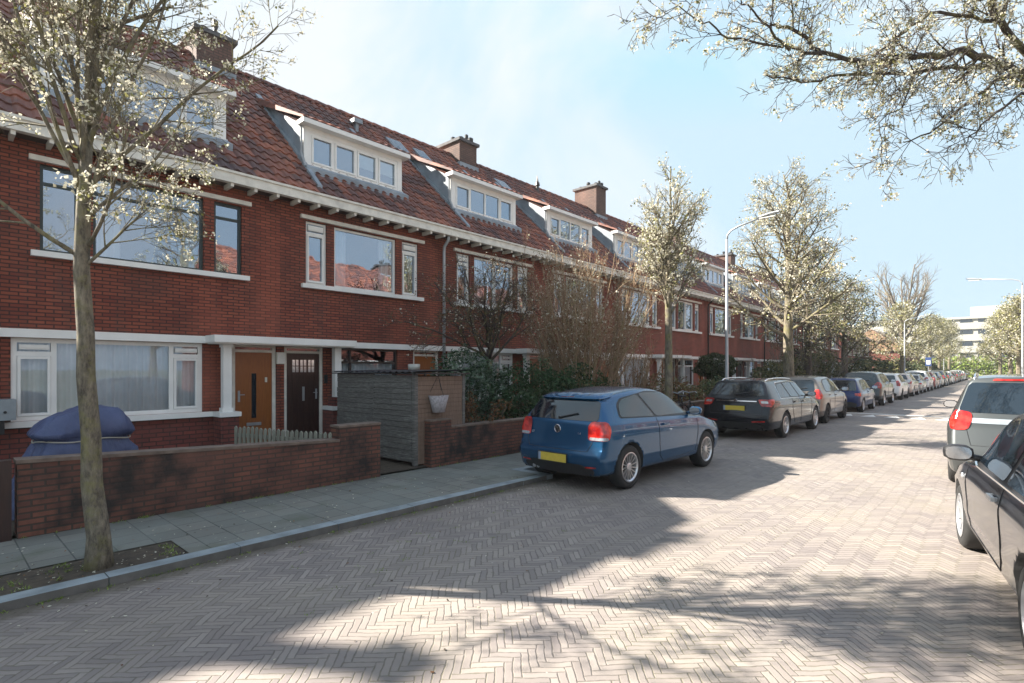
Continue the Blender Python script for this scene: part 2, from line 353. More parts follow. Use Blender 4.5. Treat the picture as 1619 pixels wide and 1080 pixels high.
# pavement, kerb: the kerb steps back to make room for the parked cars
PIT = (-5.95, -5.42, -.6, 1.62)
b = MB()
def top(x0, x1, y0, y1, z=.064): b.quad((x0, y0, z), (x1, y0, z), (x1, y1, z), (x0, y1, z))
top(-7.15, PIT[0], -30, 6.55); top(PIT[0], -5.40, -30, PIT[2]); top(PIT[0], -5.40, PIT[3], 6.55)
top(-7.15, -6.0, 6.55, 160)
struct(b.build('pavement', M['slabs']))
b = MB(); b.quad((PIT[0]-.01, PIT[2]-.01, .055), (PIT[1]+.02, PIT[2]-.01, .055), (PIT[1]+.02, PIT[3]+.01, .055), (PIT[0]-.01, PIT[3]+.01, .055)); struct(b.build('tree_pit_soil', M['soil']))
b = MB(); k = MB(); ys = [-30+i for i in range(37)]
y = -30
while y < 6.5:
    L = min(1.0, 6.55-y); j = rnd.uniform(-.006, .006) if y < 2.0 else 0
    b.box(-5.40+j, -5.24+j, y, y+L-.008, -.02, .068+rnd.uniform(-.003, .003)); b.mi[-6:] = [0, 1, 0, 0, 0, 0]; y += L
y = 6.55
b.box(-6.0, -5.24, 6.552, 6.7, -.02, .068)
while y < 160: b.box(-6.0, -5.86, max(y, 6.71), y+.99, -.02, .068); y += 1.0
struct(b.build('kerb', [M['kerb'], M['kerb_shade']]))
block('pavement_far_side', M['slabs'], 1.6, 4.0, -30, 160, -.02, .10)
sheet('garden_ground', M['soil'], -11.2, -7.15, -20, 160, .09)
# road marking of the speed table
b = MB()
for i in range(9):
    x = -5.3+i*.72; b.add([(x, 23.1, .004), (x+.5, 23.1, .004), (x+.25, 24.2, .004)], [(0, 1, 2)])
b.quad((-5.6, 24.5, .004), (1.4, 24.5, .004), (1.4, 24.9, .004), (-5.6, 24.9, .004))
struct(b.build('road_marking', M['line']))

# ---------------------------------------------------------------- row houses (local x = out to the street, y along it)
FX = -11.0; PIT_H = 4.3; TAN = .96
def roof_z(x): return 5.41+TAN*(-(x-.40))
RIDGE_X = -3.84; RIDGE_Z = roof_z(RIDGE_X)
_roof = {}
def tile_mesh(xa, xb, y0=0, y1=4.3, key=None):
    # pantile slope from eaves xa up to xb
    b = MB(); L = math.hypot(xb-xa, roof_z(xb)-roof_z(xa)); n = int(L/.30)+1; ux, uz = (xb-xa)/L, (roof_z(xb)-roof_z(xa))/L; nx, nz = uz, -ux
    ph = [(0, .0), (.14, .030), (.30, .040), (.46, .028), (.70, .004), (.88, 0)]
    cols = []
    k = 0
    nt_ = round((y1-y0)/.215); tw = (y1-y0)/nt_
    for k in range(nt_):
        for p, h in ph: cols.append((y0+(k+p)*tw, h))
    cols.append((y1, 0))
    for r in range(n):
        s0 = r*.30; s1 = min((r+1)*.30+.03, L+.03)
        vs = []
        for s, o in ((s0, -.004), (s0, .045), (s1, .012)):
            for (yy, h) in cols: vs.append((xa+ux*s+nx*(h+o), yy, roof_z(xa)+uz*s+nz*(h+o)))
        m = len(cols); fs = [(a*m+c, a*m+c+1, (a+1)*m+c+1, (a+1)*m+c) for a in (0, 1) for c in range(m-1)]
        b.add(vs, fs)
    return b.mesh('roof', M['tiles'])
def wall_openings(y0, y1, z0, z1, holes, x=0., depth=.14):
    b = MB(); ys = sorted({y0, y1, *[h[0] for h in holes], *[h[1] for h in holes]}); zs = sorted({z0, z1, *[h[2] for h in holes], *[h[3] for h in holes]})
    for a, c in zip(ys, ys[1:]):
        for d, e in zip(zs, zs[1:]):
            if not any(h[0] <= a and c <= h[1] and h[2] <= d and e <= h[3] for h in holes): b.quad((x, a, d), (x, c, d), (x, c, e), (x, a, e))
    for (a, c, d, e) in holes:
        X = x-depth
        b.quad((x, a, d), (x, a, e), (X, a, e), (X, a, d)); b.quad((x, c, d), (X, c, d), (X, c, e), (x, c, e))
        b.quad((x, a, d), (X, a, d), (X, c, d), (x, c, d)); b.quad((x, a, e), (x, c, e), (X, c, e), (X, a, e))
    return b
def window(par, y0, y1, z0, z1, x, fm, gm, mull=(), trans=(), fw=.055, casements=(), name='window', deep=.06, vent=False):
    b = MB()
    b.box(x-deep, x, y0, y0+fw, z0, z1); b.box(x-deep, x, y1-fw, y1, z0, z1)
    b.box(x-deep, x-.001, y0+fw, y1-fw, z0, z0+fw); b.box(x-deep, x-.001, y0+fw, y1-fw, z1-fw, z1)
    ms = [y0+fw]
    for m in mull: b.box(x-deep, x-.002, m-fw*.5, m+fw*.5, z0+fw, z1-fw); ms += [m-fw*.5, m+fw*.5]
    ms.append(y1-fw)
    for (i, t) in trans: b.box(x-deep, x-.003, ms[2*i], ms[2*i+1], t-fw*.5, t+fw*.5)
    for i in casements:   # an opening light: its own inner frame
        a, c = ms[2*i], ms[2*i+1]; tz = [t for (k, t) in trans if k == i]; zt = (tz[0]-fw*.5 if tz else z1-fw)-.005; zb = z0+fw+.005; q = .042
        b.box(x-.03, x+.014, a+.004, a+q, zb, zt); b.box(x-.03, x+.014, c-q, c-.004, zb, zt); b.box(x-.03, x+.013, a+q, c-q, zb, zb+q); b.box(x-.03, x+.013, a+q, c-q, zt-q, zt)
        if tz and vent: b.box(x-.03, x+.02, a+.02, c-.02, tz[0]+fw*.5+.03, z1-fw-.03); b.box(x-.03, x+.03, a+.03, c-.03, tz[0]+fw*.5+.055, tz[0]+fw*.5+.065)
    o = b.build(name, fm, par)
    g = MB(); X = x-.035; g.quad((X, y0+fw*.5, z0+fw*.5), (X, y1-fw*.5, z0+fw*.5), (X, y1-fw*.5, z1-fw*.5), (X, y0+fw*.5, z1-fw*.5)); p = g.build('pane', gm, o)
    return o
def curtain(par, y0, y1, z0, z1, x, amp=.03, per=.11, mat=None):
    b = MB(); n = int((y1-y0)/.018); vs = []
    for i in range(n+1):
        yy = y0+(y1-y0)*i/n; dx = amp*math.sin(yy/per*6.28+math.sin(yy*3.1)*1.3)+.4*amp*math.sin(yy*31)
        vs += [(x+dx, yy, z0), (x+dx*.6, yy, z1)]
    b.add(vs, [(2*i, 2*i+2, 2*i+3, 2*i+1) for i in range(n)]); return b.build('curtain', mat or M['curtain'], par, True)
def door(par, y0, y1, z0, z1, x, kind):
    fr = MB(); t = .07; zt = 2.06
    fr.box(x-.08, x+.01, y0, y0+t, z0, z1); fr.box(x-.08, x+.01, y1-t, y1, z0, z1); fr.box(x-.08, x+.009, y0+t, y1-t, z1-.04, z1); fr.box(x-.08, x+.009, y0+t, y1-t, zt, zt+.05)
    f = fr.build('door_frame', M['cream'], par)
    g = MB(); g.quad((x-.03, y0+t, zt+.05), (x-.03, y1-t, zt+.05), (x-.03, y1-t, z1-.04), (x-.03, y0+t, z1-.04)); g.build('fanlight', M['glass_low'], f)
    a, c = y0+t+.004, y1-t-.004; m = M['orange_wood'] if kind == 'orange' else M['dark_wood']; d = MB(); d.box(x-.05, x-.005, a, c, z0+.01, zt-.004)
    if kind != 'orange':
        nb = 6
        for i in range(nb): d.box(x-.01, x+.004, a+(c-a)*i/nb+.008, a+(c-a)*(i+1)/nb-.008, z0+.05, zt-.45)
    D = d.build('door', m, par); w_ = c-a; mid = (a+c)/2
    if kind == 'orange':
        q = MB(); q.box(x-.006, x+.001, mid-.045, mid+.045, z0+.55, zt-.42); q.build('door_glass', M['car_glass'], D)
        q = MB(); q.box(x-.004, x+.012, mid-.14, mid+.14, z0+.40, z0+.46); q.build('letter_slot', M['steel_rim'], D)
        q = MB(); q.box(x-.004, x+.015, c-.14, c-.10, zt-.60, zt-.50); q.build('door_viewer', M['ivory'], D)
        hy = a+.07
    else:
        for i in range(3):
            q = MB(); yy = a+.10+i*(w_-.2)/3
            q.box(x+.001, x+.006, yy+.02, yy+(w_-.2)/3-.02, zt-.40, zt-.14, 0); q.box(x+.006, x+.012, yy+.02, yy+(w_-.2)/3-.02, zt-.28, zt-.262, 1); q.box(x+.006, x+.012, yy+(w_-.2)/6-.008, yy+(w_-.2)/6+.008, zt-.40, zt-.14, 1)
            q.build('door_glass', [M['lamp_clear'], M['dark_wood']], D)
        q = MB(); q.box(x+.004, x+.014, mid-.025, mid+.025, z0+.85, z0+1.15); q.build('letter_slot', M['steel_rim'], D)
        hy = c-.07
    q = MB(); q.box(x-.004, x+.006, hy-.02, hy+.02, z0+.88, z0+1.10); q.tube([(x+.006, hy, z0+1.02), (x+.05, hy, z0+1.02), (x+.05, hy+(.09 if kind == 'orange' else -.09), z0+1.02)], .009, 6); q.build('door_handle', M['galv'], D)
    st = MB(); st.box(x-.05, x+.22, y0, y1, .085, z0); st.build('doorstep', M['concrete'], par)
    return D
BR = None
def chimney(par, y, zt, seed=0, hw=.42):
    x0, x1 = (-4.55, -3.3) if hw > .2 else (-3.62, -3.36)  # narrow variant is an unseen stack made up for its shadow
    b = MB(); b.box(x0, x1, y-hw, y+hw, 8.2, zt-.08, 0); c = b.build('chimney', M['brick_chim'], par)
    q = MB(); q.box(x0-.08, x1+.08, y-hw-.08, y+hw+.08, zt-.08, zt+.02); q.build('chimney_cap', M['cap'], c)
    q = MB(); q.box(x0-.1, x1+.06, y-hw-.05, y+hw+.05, roof_z(x1)-.02, roof_z(x1)+.16);  q.build('chimney_flashing', M['lead'], c)
    r = random.Random(seed)
    for i, (px, py, h, rr) in enumerate([] if hw < .2 else [(x1-.15, y-.22, .10, .09), (x1-.15, y+.05, .38 if seed == 0 else .26, .06), (x1-.18, y+.28, .10 if seed == 0 else .22, .09), (x1-.6, y-.2, .22 if seed else .08, .08), (x0+.2, y-.2, .1, .08)]):
        p = MB(); p.lathe([(rr*.8, 0), (rr*.8, h*.6), (rr*1.15, h*.62), (rr*1.15, h), (rr*.7, h+.03), (0, h+.03)], 12, (px, py, zt+.02)); p.build('chimney_pot', M['black'] if seed else M['dark_frame'], c)
def dormer(par, y0, y1, mats, blinds=()):
    x = -.42; zb = roof_z(x)+.02; zt = 7.12; d = None
    # body with cheeks (lead) and sloping tiled roof
    xb = -2.75; zr = roof_z(xb)
    c = MB()
    for yy in (y0+.03, y1-.03): c.add([(x, yy, zb-.05), (x, yy, zt), (xb, yy, zr)], [(0, 1, 2)])
    for yy, sg in ((y0, -1), (y1, 1)):   # flashing strip lying on the roof along each cheek and down to the gutter
        a = (x+.0, zb); L0 = roof_z(.30) if sg < 0 else roof_z(-.62)
        xs = .30 if sg < 0 else -.62
        c.add([(xb-.1, yy-.06, roof_z(xb-.1)+.125), (xb-.1, yy+.06, roof_z(xb-.1)+.125), (xs, yy+.05, roof_z(xs)+.125), (xs, yy-.05, roof_z(xs)+.125),
               (xb-.1, yy-.06, roof_z(xb-.1)+.0), (xb-.1, yy+.06, roof_z(xb-.1)+.0), (xs, yy+.05, roof_z(xs)+.0), (xs, yy-.05, roof_z(xs)+.0)], [(0, 1, 2, 3), (0, 3, 7, 4), (1, 5, 6, 2), (3, 2, 6, 7)])
    c.add([(x+.02, y0, zb+.06), (x+.02, y1, zb+.06), (x+.22, y1+.05, roof_z(x+.22)+.17), (x+.22, y0-.05, roof_z(x+.22)+.17), (x+.22, y1+.05, roof_z(x+.22)), (x+.22, y0-.05, roof_z(x+.22))], [(0, 3, 2, 1), (3, 5, 4, 2)])
    D = c.build('dormer', M['lead'], par)
    # front panel, fascia
    f = MB(); fw = .13
    f.box(x-.06, x, y0, y0+fw, zb, zt); f.box(x-.06, x, y1-fw, y1, zb, zt); f.box(x-.06, x+.03, y0-.02, y1+.02, zb-.02, zb+.07); f.box(x-.06, x-.001, y0+fw, y1-fw, zt-.10, zt)
    f.box(x-.1, x+.20, y0-.12, y1+.12, zt, zt+.10); f.build('dormer_fascia', M['white'], D)
    m = (y1-y0-2*fw)/4; a = y0+fw
    w_ = window(par, a, y1-fw, zb+.07, zt-.10, x-.01, M['white'], M['glass'], mull=[a+m, a+2*m, a+3*m], casements=(0, 3) if not blinds else (0, 1, 2, 3), name='dormer_window', fw=.05)
    for bl in blinds: q = MB(); q.box(x-.08, x-.075, a+m*bl+.02, a+m*(bl+1)-.02, zt-.52, zt-.1); q.build('roller_blind', M['ivory'], w_)
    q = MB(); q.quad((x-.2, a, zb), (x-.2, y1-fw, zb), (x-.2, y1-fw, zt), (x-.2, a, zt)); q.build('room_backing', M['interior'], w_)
    # tiled dormer roof
    b = MB(); L = math.hypot(xb-x-.16, zr-zt-.1); nn = 9; nc = int((y1-y0+.2)/.036)
    for r in range(nn):
        for o in (0,):
            sa, sb = r/nn, min(1, (r+1)/nn+.02)
            def P(s, yy, h): return (x+.16+(xb-.05-x-.16)*s, yy, zt+.11+(zr+.05-zt-.11)*s+h)
            vs = []
            for s, hh in ((sa, 0), (sa, .035), (sb, .008)):
                for k_ in range(nc+1):
                    yy = y0-.1+(y1-y0+.2)*k_/nc; vs.append(P(s, yy, hh+.016*(1+math.sin(k_/6*6.283))))
            mm = nc+1; b.add(vs, [(a_*mm+c_, a_*mm+c_+1, (a_+1)*mm+c_+1, (a_+1)*mm+c_) for a_ in (0, 1) for c_ in range(nc)])
    b.box(x-.1, x+.14, y0-.1, y1+.1, zt+.095, zt+.112)
    for yy in (y0-.1, y1+.1): b.add([(x+.16, yy, zt+.1), (x+.16, yy, zt+.15), (xb, yy, zr+.06), (xb, yy, zr-.1)], [(0, 1, 2, 3)])
    b.add([(x+.1, y0-.1, zt+.09), (x+.1, y1+.1, zt+.09), (xb, y1+.1, zr-.02), (xb, y0-.1, zr-.02)], [(0, 1, 2, 3)]); b.add([(x, y0-.1, zt+.09), (x, y0+.05, zt-.02), (xb, y0+.05, zr-.03), (xb, y0-.1, zr)], [(0, 1, 2, 3)])
    b.build('dormer_roof', M['tiles'], D)
    q = MB(); q.tube([(x-.05, y0-.04, zt), (x-.05, y0-.04, zb+.3), (x+.15, y0-.04, roof_z(x+.15)+.12)], .028, 8); q.build('dormer_downpipe', M['zinc'], D)
def house(i, y0, kind, label, frame='white', door_kinds=('orange', 'dark'), dorm=(.95, 3.65), full=True, chim=None, bmat=None, side=0, blinds=(), loc=None, rz=0, group='brick row houses along the left side of the street', skylights=(), mullC=False):
    h = thing('row_house', label, 'house', loc or (FX, y0, 0), rz, group if full else 'brick row houses across the street')
    bm_ = bmat or M['brick']; fm = M['green_frame'] if frame == 'green' else M['white']
    up = [(.55, 1.03, 3.55, 4.90), (1.21, 2.86, 3.55, 4.90), (3.04, 3.54, 3.55, 4.90)]
    if kind == 'A': lo = [(.22, 2.84, .93, 2.20), (3.36, 4.22, .20, 2.20)]; gw = lo[0]; drs = [(lo[1], door_kinds[0])]
    else: lo = [(.08, .95, .20, 2.20), (1.18, 2.90, .93, 2.20), (3.38, 4.22, .20, 2.20)]; gw = lo[1]; drs = [(lo[0], door_kinds[1]), (lo[2], door_kinds[0])]
    b = wall_openings(0, PIT_H, .0, 5.22, up+lo); 
    b.quad((-7.7, 0, 0), (-7.7, 0, 5.3), (-7.7, PIT_H, 5.3), (-7.7, PIT_H, 0))
    for yy, f in ((0.002, side & 1), (PIT_H-.002, side & 2)): b.add([(-.001, yy, 0), (-.001, yy, 5.3), (RIDGE_X, yy, RIDGE_Z-.05), (-7.7, yy, 5.3), (-7.7, yy, 0)], [(0, 1, 2, 3, 4)])
    b.quad((-.15, 0, 2.4), (-.15, PIT_H, 2.4), (-7.7, PIT_H, 2.4), (-7.7, 0, 2.4)); b.quad((-1.0, 0, 5.2), (-1.0, PIT_H, 5.2), (-7.7, PIT_H, 5.2), (-7.7, 0, 5.2))
    b.build('wall', bm_, h)
    # roof
    if 'r' not in _roof: _roof['r'] = tile_mesh(.42, RIDGE_X)
    r = link('roof', _roof['r'], h)
    q = MB(); q.add([(RIDGE_X, 0, RIDGE_Z+.03), (RIDGE_X, PIT_H, RIDGE_Z+.03), (-8.1, PIT_H, 5.35), (-8.1, 0, 5.35)], [(0, 1, 2, 3)]); q.build('rear_roof', M['tiles_or'], h)
    q = MB()
    for k_ in range(11):
        ya = k_*PIT_H/11; n = 7; vs = []
        for (yy, rr) in ((ya, .12), (ya+.02, .125), (ya+PIT_H/11+.01, .105)):
            for t in range(n): a = math.pi*t/(n-1); vs.append((RIDGE_X+rr*math.cos(a), yy, RIDGE_Z-.01+rr*math.sin(a)))
        q.add(vs, [(a_*n+t, a_*n+t+1, (a_+1)*n+t+1, (a_+1)*n+t) for a_ in (0, 1) for t in range(n-1)])
    q.build('ridge_tiles', M['tiles'], r)
    if chim is not None: chimney(r, *chim)
    for (sy0, sy1, sx0, sx1) in skylights:
        q = MB(); za, zb = roof_z(sx0)+.11, roof_z(sx1)+.11
        q.add([(sx0, sy0, za), (sx0, sy1, za), (sx1, sy1, zb), (sx1, sy0, zb), (sx0, sy0, za-.1), (sx0, sy1, za-.1), (sx1, sy1, zb-.1), (sx1, sy0, zb-.1)], [(0, 1, 2, 3), (0, 4, 5, 1), (1, 5, 6, 2), (3, 2, 6, 7), (0, 3, 7, 4)]); sk = q.build('skylight', M['lead'], r)
        q = MB(); e = .07; q.quad((sx0-e, sy0+e, roof_z(sx0-e)+.114), (sx0-e, sy1-e, roof_z(sx0-e)+.114), (sx1+e, sy1-e, roof_z(sx1+e)+.114), (sx1+e, sy0+e, roof_z(sx1+e)+.114)); q.build('skylight_pane', M['car_glass'], sk)
    if dorm: dormer(h, dorm[0], dorm[1], None, blinds)
    # gutter with brackets
    g = MB(); g.box(.30, .42, 0, PIT_H, 5.20, 5.40); g.box(0.0, .30, 0, PIT_H, 5.22, 5.25, 1); g.box(.36, .45, 0, PIT_H, 5.37, 5.415); gg = g.build('gutter', [M['cream'], M['dark_frame']], h)
    if full:
        global BR
        if BR is None: q = MB(); q.box(.04, .385, -.028, .028, 5.135, 5.219); BR = q.mesh('eaves_bracket', M['cream'])
        for k_ in range(10): link('eaves_bracket', BR, gg, (0, .215+.43*k_, 0))
    # upper windows
    for n_, (a, c, d, e) in enumerate(up):
        if frame == 'green': window(h, a, c, d, e, -.05, fm, M['glass'], trans=[(0, e-.28)], fw=.045)
        elif n_ == 1: window(h, a, c, d, e, -.05, fm, M['glass'], fw=.05, mull=[(a+c)/2] if mullC else (), casements=(1,) if mullC else ())
        else: window(h, a, c, d, e, -.05, fm, M['glass'], trans=[(0, e-.24)], casements=(0,), fw=.045, vent=True)
    q = MB(); q.box(0, .07, .42, 3.70, 4.93, 5.01); q.build('window_lintel', M['cream'], h)
    q = MB(); q.box(-.12, .09, .44, 3.66, 3.46, 3.548); q.build('window_sill', M['white'], h)
    if full:
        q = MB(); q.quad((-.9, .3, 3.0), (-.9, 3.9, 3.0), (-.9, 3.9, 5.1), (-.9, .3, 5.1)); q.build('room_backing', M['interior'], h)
        rr = random.Random(i*5+1)
        if rr.random() < .8:
            curtain(h, 1.3, 1.62, 3.5, 4.9, -.22); curtain(h, 2.5, 2.8, 3.5, 4.9, -.22)
    # band between floors
    q = MB(); q.box(0, .085, 0, PIT_H, 2.205, 2.335); q.build('band', M['white'], h)
    # ground floor
    a, c, d, e = gw
    if kind == 'A': window(h, a, c, d, e, -.03, M['white'], M['glass_low'], mull=[a+.50, c-.50], trans=[(0, e-.24), (2, e-.24)], casements=(0, 2), fw=.07, vent=True)
    else: window(h, a, c, d, e, -.03, M['dark_frame'] if frame != 'far' and i < 3 else M['white'], M['glass_low'], mull=[a+.45], trans=[(0, e-.32), (1, e-.32)], fw=.05)
    if full:
        curtain(h, a+.05, c-.05, d, e-(.0 if kind == 'A' else .32), -.17)
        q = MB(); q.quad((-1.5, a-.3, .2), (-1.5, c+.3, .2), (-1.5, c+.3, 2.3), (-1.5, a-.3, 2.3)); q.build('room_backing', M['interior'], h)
    if kind == 'A':
        q = MB(); q.box(-.1, .10, a-.1, 3.0, .84, .928); q.box(-.02, .46, 2.98, 3.36, .842, .925); q.build('window_sill', M['white'], h)
        q = MB(); q.box(.0, .42, 3.02, 3.33, 0, .842); q.build('brick_pier', M['brick_low'], h)
        q = MB(); q.box(.19, .32, 3.09, 3.24, .925, 2.21); q.box(.17, .34, 3.07, 3.26, .925, 1.0); q.box(.17, .34, 3.07, 3.26, 2.13, 2.20); q.build('porch_pillar', M['white'], h)
        q = MB(); q.box(.085, .55, 2.86, 2*PIT_H-2.86-.0, 2.215, 2.345); q.box(.085, .50, 2.90, 2*PIT_H-2.90, 2.19, 2.215); q.build('porch_canopy', M['white'], h)
        q = MB(); q.box(-.001, .003, 0, 3.02, .02, .84); q.build('plinth', M['brick_low'], h)
    else:
        q = MB(); q.box(-.1, .10, 1.32, 3.0, .84, .928); q.box(-.02, .46, .92, 1.32, .842, .925); q.build('window_sill', M['white'], h)
        q = MB(); q.box(.0, .42, .95, 1.28, 0, .842); q.build('brick_pier', M['brick_low'], h)
        q = MB(); q.box(.19, .32, 1.05, 1.2, .925, 2.19); q.box(.17, .34, 1.03, 1.22, .925, 1.0); q.build('porch_pillar', M['white'], h)
        q = MB(); q.box(-.001, .003, 1.28, 3.3, .02, .84); q.build('plinth', M['brick_low'], h)
    for (dd, kd) in drs: door(h, dd[0], dd[1], .20, 2.20, -.05, kd)
    if kind == 'B' and full:
        q = MB(); q.tube([(.33, PIT_H-.02, 5.2), (.30, PIT_H-.02, 5.08), (.16, PIT_H-.02, 4.95), (.14, PIT_H-.02, 4.8), (.14, PIT_H-.02, .1)], .04, 10)
        for z in (4.4, 3.2, 1.6): q.tube([(.14, PIT_H-.02, z), (.14, PIT_H-.02, z+.03)], .05, 10)
        q.build('downpipe', M['galv'] if i < 3 else M['black'], h, True)
    return h
Y0 = .67
hl = {
 -1: 'brick row house at the left edge of the photo, left of the curtained window',
 0: 'row house with dark-framed upstairs windows behind the blue cover',
 1: 'brick row house with dark brown plank door and four-light dormer, behind the grey shed',
 2: 'brick row house with tan sunlit chimney, behind the bare dark garden tree',
 3: 'brick row house whose front is veiled by the tall tan bare shrub',
 4: 'brick row house right of the tan shrub, under the tallest brick chimney',
 5: 'smoother red brick house just right of the slender blossoming tree, ending at the dark downpipe',
 6: 'red brick house right of the dark downpipe, directly behind the near street lamp',
 7: 'red brick house behind the dark clipped topiary bush',
 8: 'red brick house seen left of the wide blossoming tree trunk',
 9: 'red brick house seen right of the wide blossoming tree trunk, mostly hidden by twigs',
 10: 'red brick house near the far end of the terrace, hidden by shrubs',
 11: 'second last red brick house of the terrace, behind the dense dark trees',
 12: 'last red brick house at the far end of the terrace',
}
for i in range(-1, 13):
    lab = hl[i]
    kind = 'A' if i % 2 == 0 else 'B'
    ch = None
    if i == -1: ch = (.30, 9.93, 5)
    if i % 2 == 0: ch = (PIT_H-.12 if i != 2 else PIT_H-.25, 9.97 if i != 4 else 10.55, 0 if i == 0 else i+1)
    dm = (.72, 3.42) if i != 1 else (.72, 3.34)
    if i == 0: dm = (.60, 3.40)
    sk = ()
    if i == 2: sk = ((.45, 1.0, -2.65, -3.2), (1.45, 1.9, -2.7, -3.15))
    if i == 3: sk = ((.9, 1.5, -2.65, -3.15),)
    house(i, Y0+PIT_H*i, kind, lab, frame='green' if i == 0 else 'white', chim=ch, dorm=dm, skylights=sk, blinds=(2, 3) if i == 1 else (), bmat=M['brick'] if i < 4 else M['brick_far'], mullC=i in (2, 4, 5, 7))
for k_, (ya, ch) in enumerate([(-7.93, (1.55, 10.0, 5, .11)), (-12.23, None), (-16.53, None)]):  # thin chimney on the first one is invented to throw a road shadow
    house(-2-k_, ya, 'A', 'brick row house out of view at left, added to cast the roof shadow', chim=ch, dorm=None)  # unseen houses put in for their roof shadow, dormers dropped to shape it
# small roof vents
v = thing('roof_vent', 'small grey metal vent pipe standing on the roof above the first clear dormer', 'vent', (FX-3.05, 8.6, roof_z(-3.05)))
q = MB(); q.box(-.05, .05, -.05, .05, -.05, .22); q.build('vent_pipe', M['lead'], v); q = MB(); q.box(-.12, .12, -.14, .14, .22, .34); q.build('vent_cowl', M['lead'], v)
v = thing('roof_finial', 'dark pointed vent pipe on the ridge between the tan chimney and the tallest chimney', 'vent', (FX-3.6, 17.6, roof_z(-3.6)))
q = MB(); q.lathe([(.07, -.1), (.07, .25), (.11, .27), (.09, .4), (.05, .45), (.0, .75)], 10); q.build('vent_pipe', M['dark_frame'], v)

# houses across the street (seen only as reflections in the windows)
for i in range(2, 12):
    y1 = 3.0+PIT_H*(i+1)
    house(i, 0, 'A' if i % 2 else 'B', 'brick row house across the street, seen only as a reflection in the windows', full=False, chim=(PIT_H-.02, 9.93, 3) if i % 2 else None, dorm=None, bmat=M['brick_far'], loc=(10.4, y1, 0), rz=math.pi)

# ---------------------------------------------------------------- things by the facade
def simple(name, label, cat, mb, mat, group=None, smooth=False): return tag(mb.build(name, mat, None, smooth), label, cat, group)
q = thing('house_number_lamp', 'white square lit-number box on the brick between the orange and the dark brown door', 'wall lamp', (FX, 4.97, 1.95))
z = MB(); z.box(0, .05, -.09, .09, -.12, .12); z.build('lamp_housing', M['ivory'], q); z = MB(); z.box(.05, .058, -.075, .075, -.1, .1); z.build('lamp_cover', M['white'], q)
z = MB(); z.box(FX, FX+.06, 5.93, 5.99, 1.42, 1.6); simple('intercom', 'small black intercom box right of the dark brown door', 'intercom', z, M['black'])
z = MB(); z.box(FX, FX+.12, .56, .74, 1.92, 2.12); simple('wall_lamp', 'pale square wall lamp at the left edge of the photo', 'wall lamp', z, M['ivory'])
q = thing('meter_box', 'grey metal box mounted on the wall at the left edge of the photo', 'box', (FX+.02, .3, .98))
z = MB(); z.box(0, .35, 0, .62, 0, .30); z.build('cabinet', M['grey_box'], q); z = MB(); z.tube([(.36, .5, .12), (.37, .5, .12)], .02, 8); z.build('lock', M['black'], q); z = MB(); z.box(-.0, .3, .1, .5, -.2, 0); z.build('bracket', M['black'], q)
z = MB(); z.box(FX+.12, FX+.42, 5.96, 6.26, .928, 1.12); simple('brick_planter', 'small brick planter box on the sill right of the dark door', 'planter', z, M['brick_low'])
z = MB(); z.lathe([(.0, .0), (.14, .0), (.15, .14), (.13, .15), (0, .15)], 12, (FX+.3, 8.15, 1.70)); simple('hanging_lamp', 'round white lamp beside the orange door above the shed', 'wall lamp', z, M['ivory'], smooth=True)

# garden walls
g = thing('garden_wall', 'low stained brick garden wall in front of the blue cover, beside the near tree', 'garden wall', (-7.1, .62, 0))
b = MB()
n = 12
for k_ in range(n):
    ya, yb = 3.45*k_/n, 3.45*(k_+1)/n; za, zb = .80-.13*k_/n, .80-.13*(k_+1)/n
    b.add([(0, ya, .05), (0, yb, .05), (0, yb, zb), (0, ya, za), (-.22, ya, .05), (-.22, yb, .05), (-.22, yb, zb), (-.22, ya, za)], [(0, 1, 2, 3), (4, 7, 6, 5)]+([(0, 3, 7, 4)] if k_ == 0 else []))
b.box(-.24, .004, 3.45, 4.14, .05, .87)
b.build('wall_face', M['brick_garden'], g)
b = MB(); vs = []
b.add([(.012, -.01, .80), (.012, 3.45, .67), (-.235, 3.45, .67), (-.235, -.01, .80), (.012, -.01, .835), (.012, 3.45, .705), (-.235, 3.45, .705), (-.235, -.01, .835)], [(4, 5, 6, 7), (0, 1, 5, 4), (0, 4, 7, 3), (2, 3, 7, 6)]); b.box(-.25, .014, 3.44, 4.15, .87, .90)
b.build('wall_coping', M['coping'], g)
z = MB(); z.box(-7.20, -7.08, .46, .58, .05, .84); z.box(-7.4, -7.3, .42, .5, .05, .7); simple('gate_post', 'dark weathered wooden gate post at the left end of the stained garden wall', 'post', z, M['dark_wood'])
def gwall(y0, y1, h, label, pier=None):
    g = thing('garden_wall', label, 'garden wall', (-7.1, y0, 0)); b = MB(); b.box(-.22, 0, 0, y1-y0, .05, h)
    if pier: b.box(-.6, .004, -.012, pier, .05, h+.14); b.box(-1.2, -.6, -.01, .2, .05, h+.138)
    b.build('wall_face', M['brick_garden'], g)
    b = MB(); b.box(-.235, .013, pier or 0, y1-y0, h, h+.03)
    if pier: b.box(-.61, .014, -.02, pier+.01, h+.14, h+.165)
    b.build('wall_coping', M['coping'], g)
gwall(5.76, 12.4, .70, 'brick garden wall with a raised corner between the grey shed and the blue car', .45)
gwall(13.6, 20.5, .68, 'brick garden wall behind the parked bicycles')
gwall(21.6, 29.0, .68, 'brick garden wall behind the grey-brown hatchback')
gwall(30.0, 46.0, .68, 'far brick garden wall behind the dark suv and white cars')

